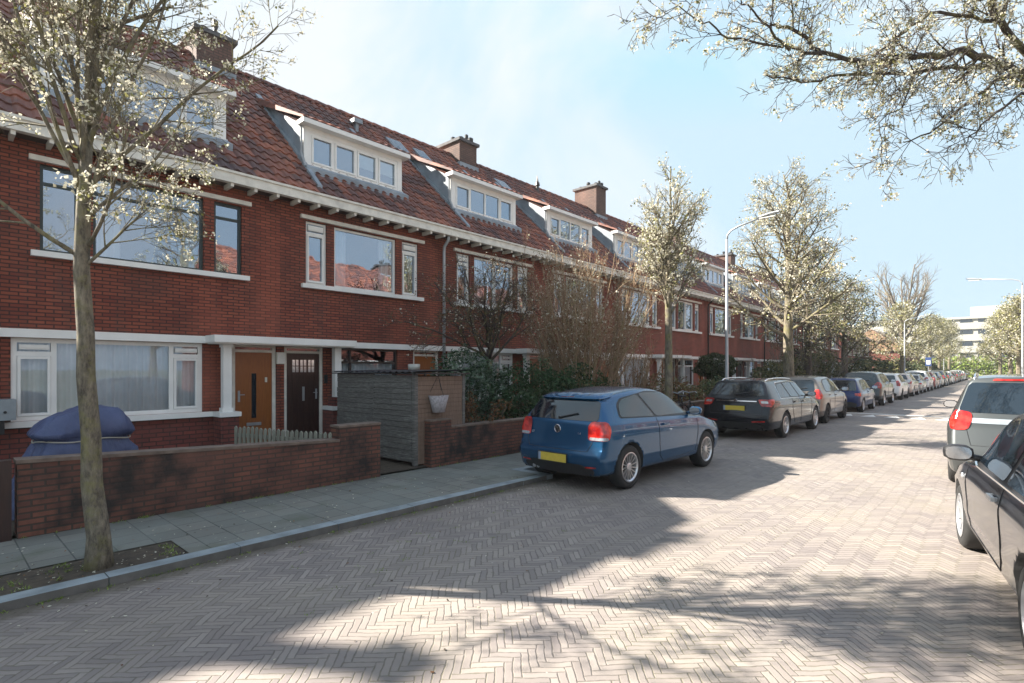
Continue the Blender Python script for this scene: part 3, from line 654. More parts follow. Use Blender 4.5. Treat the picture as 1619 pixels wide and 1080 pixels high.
# shed of weathered planks
s = thing('shed', 'small weathered grey plank shed with a brown side in the front garden', 'shed', (-7.28, 5.58, 0))
def plank_panel(name, x0, x1, y, z0, z1, mat, ph=.095, seed=1, sg=-1):
    r = random.Random(seed); b = MB(); z = z0
    while z < z1-.02:
        h = min(ph, z1-z); o = r.uniform(0, .012); m = Matrix.Translation((0, 0, 0))
        b.box(x0+r.uniform(0, .015), x1-r.uniform(0, .015), y-.02-o, y, z+.003, z+h-.004); z += h
    return b.build(name, mat, s)
plank_panel('plank_wall', -2.5, -1.2, 0, .14, 1.64, M['planks'], seed=1); plank_panel('plank_door', -1.19, -.03, -.03, .16, 1.62, M['planks'], seed=2)
b = MB(); b.box(-2.5, 0, .0, .03, .12, 1.62); b.box(-2.52, 0, 1.05, 1.08, .12, 1.6); b.build('shed_frame', M['dark_wood'], s)
r_ = random.Random(4); b = MB(); 
for k_ in range(19): b.box(0, .02+r_.uniform(0, .006), .02+.0, 1.05, .12+k_*.078, .12+k_*.078+.074)
b.build('brown_side', M['brown_panel'], s)
b = MB(); b.box(-.03, .035, -.05, .02, .1, 1.66); b.box(0, .035, 1.03, 1.09, .1, 1.64); b.build('corner_post', M['planks'], s)
b = MB(); n = 60; vs = []
for k_ in range(n+1):
    x = -2.6+2.72*k_/n; zz = 1.675+.012*math.sin(k_*1.6)
    vs += [(x, -.09, zz), (x, 1.15, zz+.03)]
b.add(vs, [(2*k_, 2*k_+2, 2*k_+3, 2*k_+1) for k_ in range(n)]); b.box(-2.6, .11, -.08, 1.14, 1.635, 1.655); b.build('shed_roof', M['black'], s)
hb = thing('hanging_basket', 'grey white woven hanging basket on the brown side of the shed', 'basket', (-7.20, 6.0, 1.0))
b = MB(); b.lathe([(0, -.02), (.12, -.02), (.15, .10), (.20, .27), (.185, .27), (.0, .22)], 16, (0.02, 0, 0)); bk = b.build('basket', M['basket'], hb, True); bk.scale = (.7, 1, 1)
b = MB()
for a in (0, 2.1, 4.2): b.tube([(.14*math.cos(a), .18*math.sin(a), .27), (0, 0, .62)], .004, 4)
b.build('hanger', M['black'], hb)

# picket fence
pf = thing('picket_fence', 'low weathered picket fence beside the brick pier below the doors', 'fence', (-9.35, 3.45, .09))
a = Vector((0, 0, 0)); c = Vector((2.05, .62, 0)); d = (c-a).normalized(); nrm = Vector((-d.y, d.x, 0)); ang = math.atan2(d.y, d.x); n = 22
for k_ in range(n):
    m = Matrix.Translation(a+(c-a)*((k_+.3)/n)) @ Matrix.Rotation(ang, 4, 'Z'); b = MB(); hh = .70+rnd.uniform(-.012, .012)
    vs = [(0, -.01, 0), (.058, -.01, 0), (.058, -.01, hh-.03), (.029, -.01, hh), (0, -.01, hh-.03)]; vs += [(x, .01, z) for x, y, z in vs]
    b.add([m @ Vector(p) for p in vs], [(0, 1, 2, 3, 4), (9, 8, 7, 6, 5), (0, 4, 9, 5), (1, 6, 7, 2), (4, 3, 8, 9), (3, 2, 7, 8)]); b.build('picket', M['picket'], pf)
for zz in (.15, .52):
    b = MB(); m = Matrix.Rotation(ang, 4, 'Z'); b.box(0, (c-a).length, .012, .045, zz, zz+.06, 0, m); b.build('rail', M['picket'], pf)

# blue covered barbecue
t = thing('covered_barbecue', 'blue tarpaulin cover tied with rope over a garden barbecue, behind the stained brick wall', 'covered barbecue', (-8.05, 1.28, .09))
prof = [(.02, .60, .16), (.30, .57, .18), (.50, .52, .20), (.66, .46, .22), (.76, .41, .22), (.80, .39, .22), (.82, .385, .24), (.86, .44, .16), (.92, .49, .12), (.97, .48, .10), (1.03, .42, .08), (1.09, .37, .06), (1.13, .33, .05), (1.145, .22, .03), (1.145, .02, 0)]
n = 180; vs = []; P2 = []
for (p0, p1) in zip(prof, prof[1:]):
    m_ = max(1, int((p1[0]-p0[0])/.035)) if p1[0]-p0[0] > .01 else (4 if p0[1]-p1[1] > .1 else 1)
    for t_ in range(m_): P2.append(tuple(a_+(c_-a_)*t_/m_ for a_, c_ in zip(p0, p1)))
P2.append(prof[-1]); prof = P2
for (z, rr, am) in prof:
    for k_ in range(n):
        a = 2*math.pi*k_/n; low = max(0, (.82-z)/.82)
        pl = abs(math.sin(a*6.5+.9*math.sin(a*2)+z*.8))**.6-.6; f = am*(.55*pl*(1 if z < .83 else .35)+.3*math.sin(a*4+z*5))
        sq = (abs(math.cos(a))**3.2+abs(math.sin(a))**3.2)**(-1/3.2); q_ = (rr*(1+f*(.6+low)))*sq
        x_, y_ = q_*math.cos(a)*.62, q_*math.sin(a)*1.02
        dn = noise.noise(Vector((x_*3.5, y_*3.5, z*4)))*.035+abs(noise.noise(Vector((x_*7, y_*7, z*6+3))))*.07
        top_ = .05*math.sin(y_*7+.8)+.03*noise.noise(Vector((x_*5, y_*5, 1))) if z > .95 else 0
        vs.append((x_*(1+dn*1.5), y_*(1+dn), z+top_+.5*dn+(-.035*abs(math.sin(a*2)) if .84 < z < 1.0 else 0)))
b = MB(); m_ = len(prof); b.add(vs, [(i*n+k_, i*n+(k_+1) % n, (i+1)*n+(k_+1) % n, (i+1)*n+k_) for i in range(m_-1) for k_ in range(n)]); b.build('cover', M['tarp'], t, True)
b = MB(); pts = []
for k_ in range(n+1):
    a = 2*math.pi*(k_ % n)/n; sq = (abs(math.cos(a))**3.2+abs(math.sin(a))**3.2)**(-1/3.2); pts.append((.44*sq*math.cos(a)*.62, .44*sq*math.sin(a)*1.02, .815+.012*math.sin(a*5)))
b.tube(pts, .008, 5, cap=False); b.build('rope', M['rope'], t)

# ---------------------------------------------------------------- trees and plants
def grow(seed, trunk, spec):
    r = random.Random(seed); br = []; tips = []
    def rv(): return Vector((r.gauss(0, 1), r.gauss(0, 1), r.gauss(0, 1))).normalized()
    def go(p, d, L, rad, dep):
        seg = spec.get('seg', .22)*(1 if dep < 2 else .6); n = max(3, int(L/seg)); pts = [p.copy()]; rs = [rad]
        up = spec['up'][min(dep, len(spec['up'])-1)]; wob = spec['wob'][min(dep, len(spec['wob'])-1)]
        end = rad*(.35 if dep < spec['depth'] else .5)
        dirs = []
        for i in range(n):
            d = (d+rv()*wob+Vector((0, 0, up))).normalized(); p = p+d*L/n; pts.append(p.copy()); rs.append(rad+(end-rad)*(i+1)/n); dirs.append(d.copy())
        br.append((pts, rs, dep))
        if dep >= spec.get('tipd', 2):
            for i in range(1, len(pts)): tips.append(pts[i])
        if dep < spec['depth']:
            nc = spec['kids'][dep]; t0 = spec.get('t0', .2)
            for k in range(nc):
                t = t0+(1-t0)*((k+r.random())/nc); i = min(int(t*n), n-1); q = pts[i].lerp(pts[i+1], t*n-i) if i+1 < len(pts) else pts[-1]
                ax = dirs[i].orthogonal().normalized(); ax = Matrix.Rotation(r.uniform(0, 6.28), 3, dirs[i]) @ ax
                nd = Matrix.Rotation(R(r.uniform(*spec['ang'])), 3, ax) @ dirs[i]
                ll = spec['len'][dep+1]*r.uniform(.6, 1.15)*(1.1-.55*t)
                go(q, nd, ll, max(rs[i]*spec.get('rk', .55), spec['rmin']), dep+1)
    tp, tr = trunk; br.append(([Vector(p) for p in tp], tr, -1))
    for (p, d, L, rad) in spec['limbs']: go(Vector(p), Vector(d).normalized(), L, rad, 0)
    return br, tips
def wood_mesh(br, mat, name='trunk'):
    b = MB()
    for pts, rs, dep in br: b.tube(pts, rs, {-1: 14, 0: 8, 1: 6, 2: 4}.get(dep, 3), cap=dep < 1)
    return b.mesh(name, mat, True)
def crown_mesh(tips, per, size, spread, mats, probs, seed=1, name='crown', keep=None):
    g = np.random.default_rng(seed); P = np.array([tuple(p) for p in tips], dtype=np.float64)
    if keep is not None: P = P[g.random(len(P)) < keep]
    P = np.repeat(P, per, axis=0); N = len(P); P = P+g.normal(0, spread, (N, 3))
    a = g.normal(size=(N, 3)); a /= np.linalg.norm(a, axis=1)[:, None]; b = g.normal(size=(N, 3)); b -= a*(a*b).sum(1)[:, None]; b /= np.linalg.norm(b, axis=1)[:, None]
    s = (size*g.uniform(.55, 1.25, N))[:, None]
    V = np.stack([P-a*s-b*s*.6, P+a*s-b*s*.6, P+a*s*.7+b*s*.7, P-a*s*.8+b*s*.6], axis=1).reshape(-1, 3)
    F = np.arange(4*N).reshape(N, 4); mi = g.choice(len(mats), N, p=probs)
    return npmesh(name, V, F, mats, mi)
def tree(name, label, cat, loc, br_tips, bark_, crown=None, group=None, rz=0, sc=1):
    t = thing(name, label, cat, loc, rz, group); br, tips = br_tips; link('trunk', wood_mesh(br, bark_), t)
    if crown: link('crown', crown_mesh(tips, **crown), t)
    if sc != 1: t.scale = (sc,)*3
    return t
BL = dict(mats=[M['petal'], M['young']], probs=[.78, .22])
G_ST = 'blossoming street trees along the pavement'
# near street tree
tp = [(0, 0, -.1), (-.01, 0, .25), (-.05, -.04, .7), (-.045, -.045, 1.1), (-.075, -.075, 1.6), (-.08, -.075, 1.95), (-.105, -.10, 2.5), (-.085, -.09, 3.0), (-.06, -.07, 3.7)]
tr_ = 0
tr = [.115, .085, .077, .07, .067, .062, .058, .052, .042]
L = []
r = random.Random(3)
for k_ in range(14):
    h = 3.0+k_*.05; a = k_*2.4+.6; pitch = r.uniform(1.5, 3.4)
    L.append(((-.085, -.09, h), (math.cos(a), math.sin(a), pitch), r.uniform(1.7, 2.6), .021))
L.append(((-.10, -.10, 2.5), (.55, .75, .75), .8, .015)); L.append(((-.10, -.10, 2.6), (-.5, -.8, .7), 1.5, .020)); L.append(((-.04, -.06, 2.7), (.9, .3, .8), 1.1, .017)); L.append(((-.04, -.06, 2.95), (.2, .9, 1.1), 1.3, .018))
L.append(((-.03, -.05, 3.7), (-.1, .05, 1), 2.6, .055))
sp = dict(limbs=L, up=[.05, .05, .02, 0], wob=[.10, .16, .22, .25], depth=3, kids=[9, 6, 3], len=[2, .78, .40, .19], ang=(25, 58), rmin=.0028, t0=.25, rk=.5)
tree('blossom_tree', 'nearest blossoming street tree, its mossy trunk standing in a soil pit at left', 'tree', (-5.62, 1.0, .06), grow(11, (tp, tr), sp), M['bark'], dict(per=9, size=.0125, spread=.021, keep=.15, seed=2, **BL), G_ST)
# slender tree
tp = [(0, 0, 0), (.02, 0, 1.5), (0, .02, 3.2), (.02, 0, 4.5)]; L = []
r = random.Random(5)
for k_ in range(22):
    h = 2.9+k_*.085; a = k_*2.4; L.append(((0, .01, h), (math.cos(a), math.sin(a), r.uniform(1.0, 1.9)), r.uniform(1.0, 1.55), .026))
L.append(((.02, 0, 4.5), (0, 0, 1), 2.0, .04))
sp = dict(limbs=L, up=[.10, .08, .03], wob=[.08, .15, .2], depth=2, kids=[10, 5], len=[1.5, .75, .38], ang=(25, 50), rmin=.005, t0=.15, tipd=1)
tree('blossom_tree', 'slender narrow blossoming street tree between the bare tan shrub and the near street lamp', 'tree', (-5.95, 12.1, .06), grow(21, (tp, [.11, .09, .08, .06]), sp), M['bark'], dict(per=8, size=.024, spread=.055, keep=.13, seed=3, **BL), G_ST)
# wide tree
def wide(seed, H=9.6, rad=2.5, h0=2.9, n=24):
    r = random.Random(seed); L = []
    top_ = H-1.6
    for k_ in range(n):
        t = k_/(n-1); h = h0+(top_-h0)*t; a = k_*2.4+seed; ln = rad*(1.05-.55*t)*r.uniform(.85, 1.15); L.append(((0, 0, h), (math.cos(a), math.sin(a), .35+.9*t), ln, .07*(1-.5*t)))
    L.append(((0, 0, top_), (0, 0, 1), 1.7, .06))
    tp = [(0, 0, 0), (.03, .0, 1.2), (0, .02, 2.8), (.02, 0, 4.5), (0, 0, top_)]
    sp = dict(limbs=L, up=[.05, .03, .0], wob=[.12, .18, .25], depth=2, kids=[11, 6], len=[2, 1.15, .6], ang=(30, 65), rmin=.007, t0=.18, tipd=1, seg=.3)
    return grow(seed, (tp, [.24, .19, .17, .12, .07]), sp)
W1 = wide(4, 8.9, 3.0); W2 = wide(9, 8.2, 2.6, 2.3, 18)
tree('blossom_tree', 'wide tall blossoming street tree just right of the near street lamp', 'tree', (-5.95, 21.9, .06), W1, M['bark'], dict(per=9, size=.033, spread=.075, keep=.14, seed=4, **BL), G_ST)
# dark garden tree
L = []; r = random.Random(8)
for (dx, dy, dz, ln) in [(.2, -1, .55, 2.5), (.5, -.9, .6, 2.3), (.1, -.8, .9, 2.3), (.3, -.3, 1.2, 2.0), (.6, .3, .9, 1.6), (-.3, .3, 1, 1.6), (-.4, -.8, .8, 2.0), (.7, -.5, .8, 1.9), (.1, .5, .8, 1.3), (-.1, -1.0, .3, 2.6)]:
    L.append(((0, 0, 1.95+r.uniform(-.2, .2)), (dx, dy, dz), ln*1.0, .034))
sp = dict(limbs=L, up=[.03, .05, .04], wob=[.14, .2, .25], depth=3, kids=[8, 6, 4], len=[2, .85, .5, .26], ang=(25, 60), rmin=.0045, t0=.2)
tree('bare_tree', 'low spreading bare dark tree in the front garden behind the shed and downpipe', 'tree', (-8.9, 8.95, .09), grow(31, ([(.15, .25, 0), (.05, .1, .8), (0, 0, 1.5), (0, 0, 2.1)], [.10, .085, .075, .06]), sp), M['bark_dark'], dict(per=1, size=.018, spread=.02, keep=.35, mats=[M['dry'], M['petal']], probs=[.7, .3], seed=6))
# tan bare shrub
def shrub(seed, n, h, spread, mat, lab, loc, sc=1, crown=None, depth=2, kids=(7, 4), rad=.02, group=None, name='bare_shrub'):
    r = random.Random(seed); L = []
    for k_ in range(n):
        a = r.uniform(0, 6.28); q = r.random()**.6; L.append(((math.cos(a)*.35*q, math.sin(a)*.5*q, 0), (math.cos(a)*spread*q, math.sin(a)*spread*q*1.15, 1), h*r.uniform(.65, 1.0), rad))
    sp = dict(limbs=L, up=[.03, .06, .05], wob=[.07, .12, .16], depth=depth, kids=list(kids), len=[h, h*.28, h*.12, h*.08], ang=(12, 35), rmin=.004, t0=.3, seg=.3, tipd=1)
    return tree(name, lab, 'shrub', loc, grow(seed, ([(0, 0, -.1), (0, 0, .15)], [.1, .08]), sp), mat, crown, group, 0, sc)
shrub(41, 74, 4.9, .42, M['bark_tan'], 'tall tan bare twiggy shrub behind the blue hatchback, brushing the facade', (-8.5, 12.3, .09), crown=dict(per=1, size=.022, spread=.03, keep=.5, mats=[M['dry'], M['petal']], probs=[.55, .45], seed=7), kids=(9, 5))
shrub(42, 22, 2.6, .55, M['bark_tan'], 'lower brown bare shrub just right of the tall tan one', (-8.3, 14.4, .09), crown=dict(per=1, size=.02, spread=.03, keep=.3, mats=[M['dry']], probs=[1], seed=8))
shrub(43, 20, 1.1, .6, M['bark_dark'], 'small reddish dry shrub beside the brown shed side', (-7.75, 7.05, .09), crown=dict(per=2, size=.022, spread=.05, keep=.5, mats=[M['dry']], probs=[1], seed=9))
def bush(name, label, cat, loc, blobs, n, size, mats, probs, seed=1, group=None, stem=True):
    g = np.random.default_rng(seed); pts = []; tot = sum(b_[3]*b_[4]*b_[5] for b_ in blobs)
    for (x, y, z, rx, ry, rz_) in blobs:
        m = int(n*rx*ry*rz_/tot); u = g.normal(size=(m, 3)); u /= np.linalg.norm(u, axis=1)[:, None]; rr = g.random(m)**.33*.35+.68
        wv = np.array([noise.noise(Vector(q)*2.2+Vector((seed, 0, 0))) for q in u]); rr = rr*(1+.45*wv)
        p = u*rr[:, None]*np.array([rx, ry, rz_])+np.array([x, y, z]); pts.append(p)
    P = np.concatenate(pts); P = P[P[:, 2] > .02]; N = len(P)
    a = g.normal(size=(N, 3)); a[:, 2] *= .6; a /= np.linalg.norm(a, axis=1)[:, None]; b = g.normal(size=(N, 3)); b -= a*(a*b).sum(1)[:, None]; b /= np.linalg.norm(b, axis=1)[:, None]
    s = (size*g.uniform(.6, 1.3, N))[:, None]; V = np.stack([P-a*s, P-b*s*.45, P+a*s, P+b*s*.45], axis=1).reshape(-1, 3)
    t = thing(name, label, cat, loc, 0, group); link('foliage', npmesh('foliage', V, np.arange(4*N).reshape(N, 4), mats, g.choice(len(mats), N, p=probs)), t)
    if stem:
        b_ = MB(); r = random.Random(seed)
        for (x, y, z, rx, ry, rz_) in blobs:
            for k_ in range(5): b_.tube([(x*.5, y*.6, 0), (x+r.uniform(-.3, .3)*rx, y+r.uniform(-.3, .3)*ry, z*.6), (x+r.uniform(-.6, .6)*rx, y+r.uniform(-.6, .6)*ry, z+rz_*.5)], [.02, .015, .006], 5)
        b_.build('stem', M['bark'], t)
    return t
bush('evergreen_bush', 'silvery green bush against the ground-floor window right of the shed', 'bush', (-8.8, 8.0, .09), [(0, 0, 1.0, .55, .8, 1.0), (.2, .5, .9, .5, .6, .85), (.1, -.3, .5, .5, .5, .5)], 9000, .045, [M['silver'], M['ever']], [.6, .4], 3)
bush('evergreen_bush', 'dark green evergreen bush behind the brick wall left of the blue car', 'bush', (-8.1, 9.5, .09), [(0, 0, .85, .6, .9, .9), (.1, .8, .75, .6, .7, .8), (.2, -.6, .6, .5, .6, .6)], 12000, .045, [M['ever'], M['conif']], [.75, .25], 4)
bush('evergreen_bush', 'dark evergreen bush behind the roof of the blue car, under the tan shrub', 'bush', (-8.1, 11.4, .09), [(0, 0, .8, .6, 1.0, .85), (.1, 1.0, .6, .6, .8, .7)], 9000, .045, [M['ever'], M['olive']], [.7, .3], 5)
bush('garden_bush', 'brownish green bush behind the parked bicycles', 'bush', (-8.0, 16.0, .09), [(0, 0, .7, .6, 1.4, .7), (.1, 1.4, .5, .5, .9, .6), (0, -1.2, .5, .5, .8, .6)], 7000, .045, [M['olive'], M['dry']], [.5, .5], 6)
bush('topiary_bush', 'dark clipped topiary bush against the facade right of the near street lamp', 'bush', (-9.2, 23.2, .09), [(0, 0, 1.75, .75, .95, .55), (0, 0, 1.0, .35, .4, .9)], 8000, .05, [M['conif']], [1], 7)
bush('garden_bush', 'low olive bush in the garden below the lamp, behind the black estate car', 'bush', (-8.0, 20.0, .09), [(0, 0, .6, .6, 1.6, .65), (0, 2, .55, .6, 1.0, .6)], 6000, .05, [M['olive'], M['ever']], [.6, .4], 8)
bush('garden_bush', 'olive garden bush behind the small dark blue hatchback', 'bush', (-8.2, 27.5, .09), [(0, 0, .9, .8, 2.0, 1.0), (0, 2.5, 1.0, .8, 1.5, 1.2)], 7000, .07, [M['olive'], M['conif']], [.5, .5], 9)
bush('garden_bush', 'dense dark garden bush behind the dark suv', 'bush', (-8.3, 34.0, .09), [(0, 0, 1.2, 1, 2.4, 1.4), (0, 3.5, 1.3, 1, 2, 1.5)], 8000, .08, [M['conif'], M['olive']], [.6, .4], 10)
shrub(44, 16, 3.4, .7, M['bark_grey'], 'grey bare twiggy shrub behind the dark suv, below the wide tree', (-8.2, 30.5, .09), kids=(8, 5), rad=.025)
shrub(45, 16, 3.6, .7, M['bark_grey'], 'grey bare shrub right of the wide blossoming tree, under the olive tree', (-8.2, 36.5, .09), kids=(8, 5), rad=.03)
# dense trees further on
OL = dict(mats=[M['olive'], M['petal'], M['conif']], probs=[.55, .2, .25])
tree('dense_tree', 'dark olive tree right of the wide blossoming tree, above the dark suv', 'tree', (-7.6, 31.5, .06), W2, M['bark_dark'], dict(per=6, size=.04, spread=.14, keep=.28, seed=5, **OL))
tree('dense_tree', 'darker low olive tree further down the pavement behind the white hatchback', 'tree', (-7.8, 41.5, .06), wide(13, 7.4, 3.2, 2.0, 16), M['bark_dark'], dict(per=6, size=.048, spread=.16, keep=.3, seed=6, **OL))
# tall bare tree
L = []; r = random.Random(77)
for k_ in range(11): a = k_*2.4; L.append(((0, 0, 4.5+k_*.25), (math.cos(a)*.55, math.sin(a)*.55, 1.0), r.uniform(5, 7.5), .13))
sp = dict(limbs=L, up=[.05, .05, .03], wob=[.08, .12, .2], depth=2, kids=[10, 6], len=[6, 2.4, 1.2], ang=(18, 45), rmin=.016, t0=.25, seg=.8)
BT = grow(78, ([(0, 0, 0), (0, 0, 4), (0, 0, 7)], [.3, .25, .2]), sp)
tree('bare_tree', 'tall bare leafless tree above the far lamp post down the street', 'tree', (-8, 72, 0), BT, M['bark_grey'])
# far blossom trees: built once, copied
G_F = 'far blossoming street trees'
far0 = tree('blossom_tree', 'x', 'tree', (-7.0, 62, 0), wide(15, 8.5, 3.0, 2.4, 14), M['bark'], dict(per=8, size=.055, spread=.17, keep=.26, seed=9, mats=[M['petal'], M['young'], M['olive']], probs=[.36, .28, .36]), G_F)
far = [(-7.0, 62, 1, 'pale blossoming tree left of the tall bare tree and far lamp'), (-6.6, 84, 1.0, 'pale blossoming tree right of the far lamp post, above the blue sign'), (-6.6, 97, 1.0, 'blossoming tree beyond the blue sign, second from the far lamp'), (-6.4, 112, 1.0, 'blossoming tree closest to the office building on the left side'),
       (1.0, 62, 1.0, 'blossoming tree at the right edge beside the right hand lamp post'), (.6, 76, 1.0, 'blossoming tree on the right, second from the photo edge'), (-.2, 92, 1.0, 'blossoming tree on the right, nearest to the green hedge end'), (-14, 70, 1.1, 'pale tree behind the far orange-roofed house'),
       (2.8, 46, .9, 'blossoming tree outside the right edge, beyond the right lamp')]
for k_, (x, y, s_, lb) in enumerate(far):
    if k_ == 0: o = far0
    else:
        o = far0.copy(); COL.objects.link(o)
        for ch in kids(far0): c_ = ch.copy(); COL.objects.link(c_); c_.parent = o
    o.location = (x, y, 0); o.rotation_euler = (0, 0, k_*1.3); o.scale = (s_, s_, s_*(.9+.06*(k_ % 4))); o['label'] = lb
# overhanging tree from the right: its trunk stands outside the frame
def PX(u, v, d):  # a point seen at photo pixel (u, v), d metres deep
    th = R(42.376); a = (u-809.5)/850*d; return Vector((-math.sin(th)*d+math.cos(th)*a, math.cos(th)*d+math.sin(th)*a, 1.72+(584-v)/850*d))
base = Vector((3.3, 6.3, 0)); fork = Vector((3.0, 6.2, 2.6))
limbs_px = [
 ([(1760, 215, 6.2), (1619, 122, 5.9), (1560, 90, 5.7), (1520, 82, 5.6), (1450, 88, 5.5), (1370, 100, 5.4), (1300, 88, 5.3), (1250, 74, 5.2)], .065, .02),
 ([(1300, 88, 5.3), (1270, 58, 5.2), (1235, 40, 5.15), (1215, 42, 5.1)], .028, .014),
 ([(1250, 78, 5.2), (1222, 50, 5.1), (1190, 20, 5.1), (1165, -10, 5.0)], .02, .008),
 ([(1240, 74, 5.2), (1150, 60, 5.0), (1110, 36, 4.95), (1062, 4, 4.9)], .016, .006),
 ([(1700, 170, 6.0), (1600, 60, 5.8), (1565, 0, 5.7), (1540, -60, 5.6)], .06, .03),
 ([(1590, 45, 5.8), (1540, 22, 5.7), (1470, 24, 5.5), (1420, 60, 5.4), (1385, 85, 5.3)], .03, .01),
 ([(1590, 108, 5.8), (1500, 105, 5.7), (1430, 118, 5.6), (1330, 118, 5.4), (1270, 132, 5.3), (1210, 118, 5.2)], .035, .009),
 ([(1700, 170, 5.6), (1590, 122, 5.3), (1530, 160, 5.2), (1480, 205, 5.1), (1430, 225, 5.0)], .03, .007),
 ([(1700, 190, 5.4), (1619, 145, 5.2), (1560, 190, 5.1), (1530, 225, 5.0)], .025, .007),
 ([(1450, 110, 5.5), (1425, 170, 5.4), (1390, 190, 5.3), (1395, 262, 5.25)], .012, .005),
 ([(1300, -30, 5.3), (1360, -10, 5.4), (1450, -20, 5.5), (1560, -20, 5.7)], .01, .02),
]
br = [([base, Vector((3.25, 6.3, 1.2)), fork, PX(1760, 215, 6.2)], [.20, .16, .13, .085], -1), ([fork, Vector((2.9, 6.6, 4.2)), Vector((2.6, 7.2, 6.4)), Vector((2.7, 7.6, 8.2))], [.11, .09, .06, .03], 0)]
tips = []
sp0 = dict(up=[.02, .0, 0], wob=[.2, .24, .25], depth=2, kids=[5, 3], len=[.6, .28, .15], ang=(28, 65), rmin=.003, t0=.15, tipd=1, seg=.15, limbs=[])
rr = random.Random(17); limbs = []
for pts_, r0, r1 in limbs_px:
    r0, r1 = r0*.72, r1*.72
    P_ = [PX(*p) for p in pts_]; fine = []
    for a, c in zip(P_, P_[1:]):
        for t in (0, .25, .5, .75): fine.append(a.lerp(c, t)+Vector((rr.gauss(0, 1), rr.gauss(0, 1), rr.gauss(0, 1)))*.012)
    fine.append(P_[-1]); n = len(fine); br.append((fine, [r0+(r1-r0)*i/(n-1) for i in range(n)], 0))
    Ltot = sum((a-c).length for a, c in zip(fine, fine[1:]))
    for k_ in range(int(Ltot*9)):
        i = rr.randrange(1, n-1); d = (fine[i+1]-fine[i]).normalized(); ax = Matrix.Rotation(rr.uniform(0, 6.28), 3, d) @ d.orthogonal().normalized()
        nd = Matrix.Rotation(R(rr.uniform(30, 75)), 3, ax) @ d; limbs.append((fine[i], nd, rr.uniform(.2, .55), max(.0035, (r0+(r1-r0)*i/n)*.35)))
sp0['limbs'] = limbs
b2, t2 = grow(55, ([Vector((0, 0, 0)), Vector((0, 0, .01))], [.001, .001]), sp0); b2 = [q_ for q_ in b2 if q_[2] >= 0]
# upper crown out of frame (real, for the shade and the reflections)
sp1 = dict(limbs=[((3.6, 7.4, 5.8+.28*k_), (1.0+.8*math.cos(k_*2.4), .2+.8*math.sin(k_*2.4), 1.0), 1.7, .05) for k_ in range(10)], up=[.05, .02, 0], wob=[.12, .2, .2], depth=2, kids=[8, 5], len=[2, .9, .45], ang=(30, 60), rmin=.006, t0=.2, tipd=1)
b3, t3 = grow(56, ([Vector((2.8, 6.9, 4)), Vector((2.8, 6.9, 4.01))], [.05, .05]), sp1)
t = thing('blossom_tree', 'overhanging blossoming tree whose branches reach in from the top right corner', 'tree', (0, 0, 0), 0, G_ST)
link('trunk', wood_mesh(br+b2+b3, M['bark_dark']), t); link('crown', crown_mesh(t2, 9, .0115, .019, [M['petal'], M['young']], [.8, .2], 12, keep=.12), t); link('crown', crown_mesh(t3, 3, .03, .08, [M['petal'], M['young']], [.75, .25], 13, keep=.25), t)

# hedge, far houses, office at the end of the street
bush('hedge', 'bright green hedge closing the far end of the street', 'hedge', (-3, 130, 0), [(x*1.6, 0, 1.6+.3*math.sin(x*1.7), 1.6, 1.6, 2.4) for x in range(-9, 8)], 20000, .22, [M['hedge'], M['olive']], [.8, .2], 11)
of = thing('office_building', 'cream office building with rows of dark windows beyond the end of the street', 'building', (-12, 205, 0))
b = MB()
for fl in range(5): b.box(-22, 34, -.3, 10, fl*3.4-.2, fl*3.4+1.7); b.box(-22, 34, 0.2, 10, fl*3.4+1.7, fl*3.4+3.2)
b.box(-22, 34, -.4, 10, 16.4, 17.0); b.build('wall', M['officewall'], of)
for fl in range(5):
    for k_ in range(14):
        q = MB(); q.box(-21.2+k_*4, -21.2+k_*4+2.7, -.0, .15, fl*3.4+1.7, fl*3.4+3.15); q.build('window', M['car_glass'], of)
b = MB(); b.box(5, 16, 2, 8, 17, 20); b.build('roof_plant_room', M['zinc'], of)
fh = thing('far_house', 'far house with an orange tiled roof and white windows beyond the terrace', 'house', (-12, 62, 0))
b = MB(); b.box(-8, 0, 0, 16, 0, 5.2); b.build('wall', M['brick_low'], fh)
b = MB(); b.add([(.5, -.3, 5.1), (.5, 16.3, 5.1), (-4, 16.3, 8.6), (-4, -.3, 8.6), (-8.5, -.3, 5.1), (-8.5, 16.3, 5.1)], [(0, 1, 2, 3), (3, 2, 5, 4), (0, 3, 4), (1, 5, 2)]); b.build('roof', M['tiles_tan'], fh)
for k_ in range(6): window(fh, 1+k_*2.5, 2.5+k_*2.5, 3.2, 4.7, .06, M['white'], M['car_glass'], mull=[1.75+k_*2.5]); window(fh, 1+k_*2.5, 2.5+k_*2.5, .9, 2.4, .06, M['white'], M['car_glass'], mull=[1.75+k_*2.5])
fh = thing('far_house', 'far dark brick house with a red gable roof beside the blue sign', 'house', (-10, 92, 0))
b = MB(); b.box(-8, 0, 0, 18, 0, 4.4); b.build('wall', M['brick_low'], fh)
b = MB(); b.add([(.5, -.3, 4.3), (.5, 18.3, 4.3), (-4, 18.3, 7.5), (-4, -.3, 7.5), (-8.5, -.3, 4.3), (-8.5, 18.3, 4.3)], [(0, 1, 2, 3), (3, 2, 5, 4), (0, 3, 4), (1, 5, 2)]); b.build('roof', M['tiles_tan'], fh)
for k_ in range(5): window(fh, 1+k_*3.2, 3+k_*3.2, 1.0, 2.6, .06, M['white'], M['car_glass'], mull=[2+k_*3.2])
bush('garden_bush', 'long dark hedge behind the far parked cars', 'bush', (-8.5, 55, 0), [(0, y_, 1.2, 1.2, 3.2, 1.5) for y_ in range(-6, 70, 5)], 14000, .16, [M['conif'], M['olive']], [.7, .3], 15)

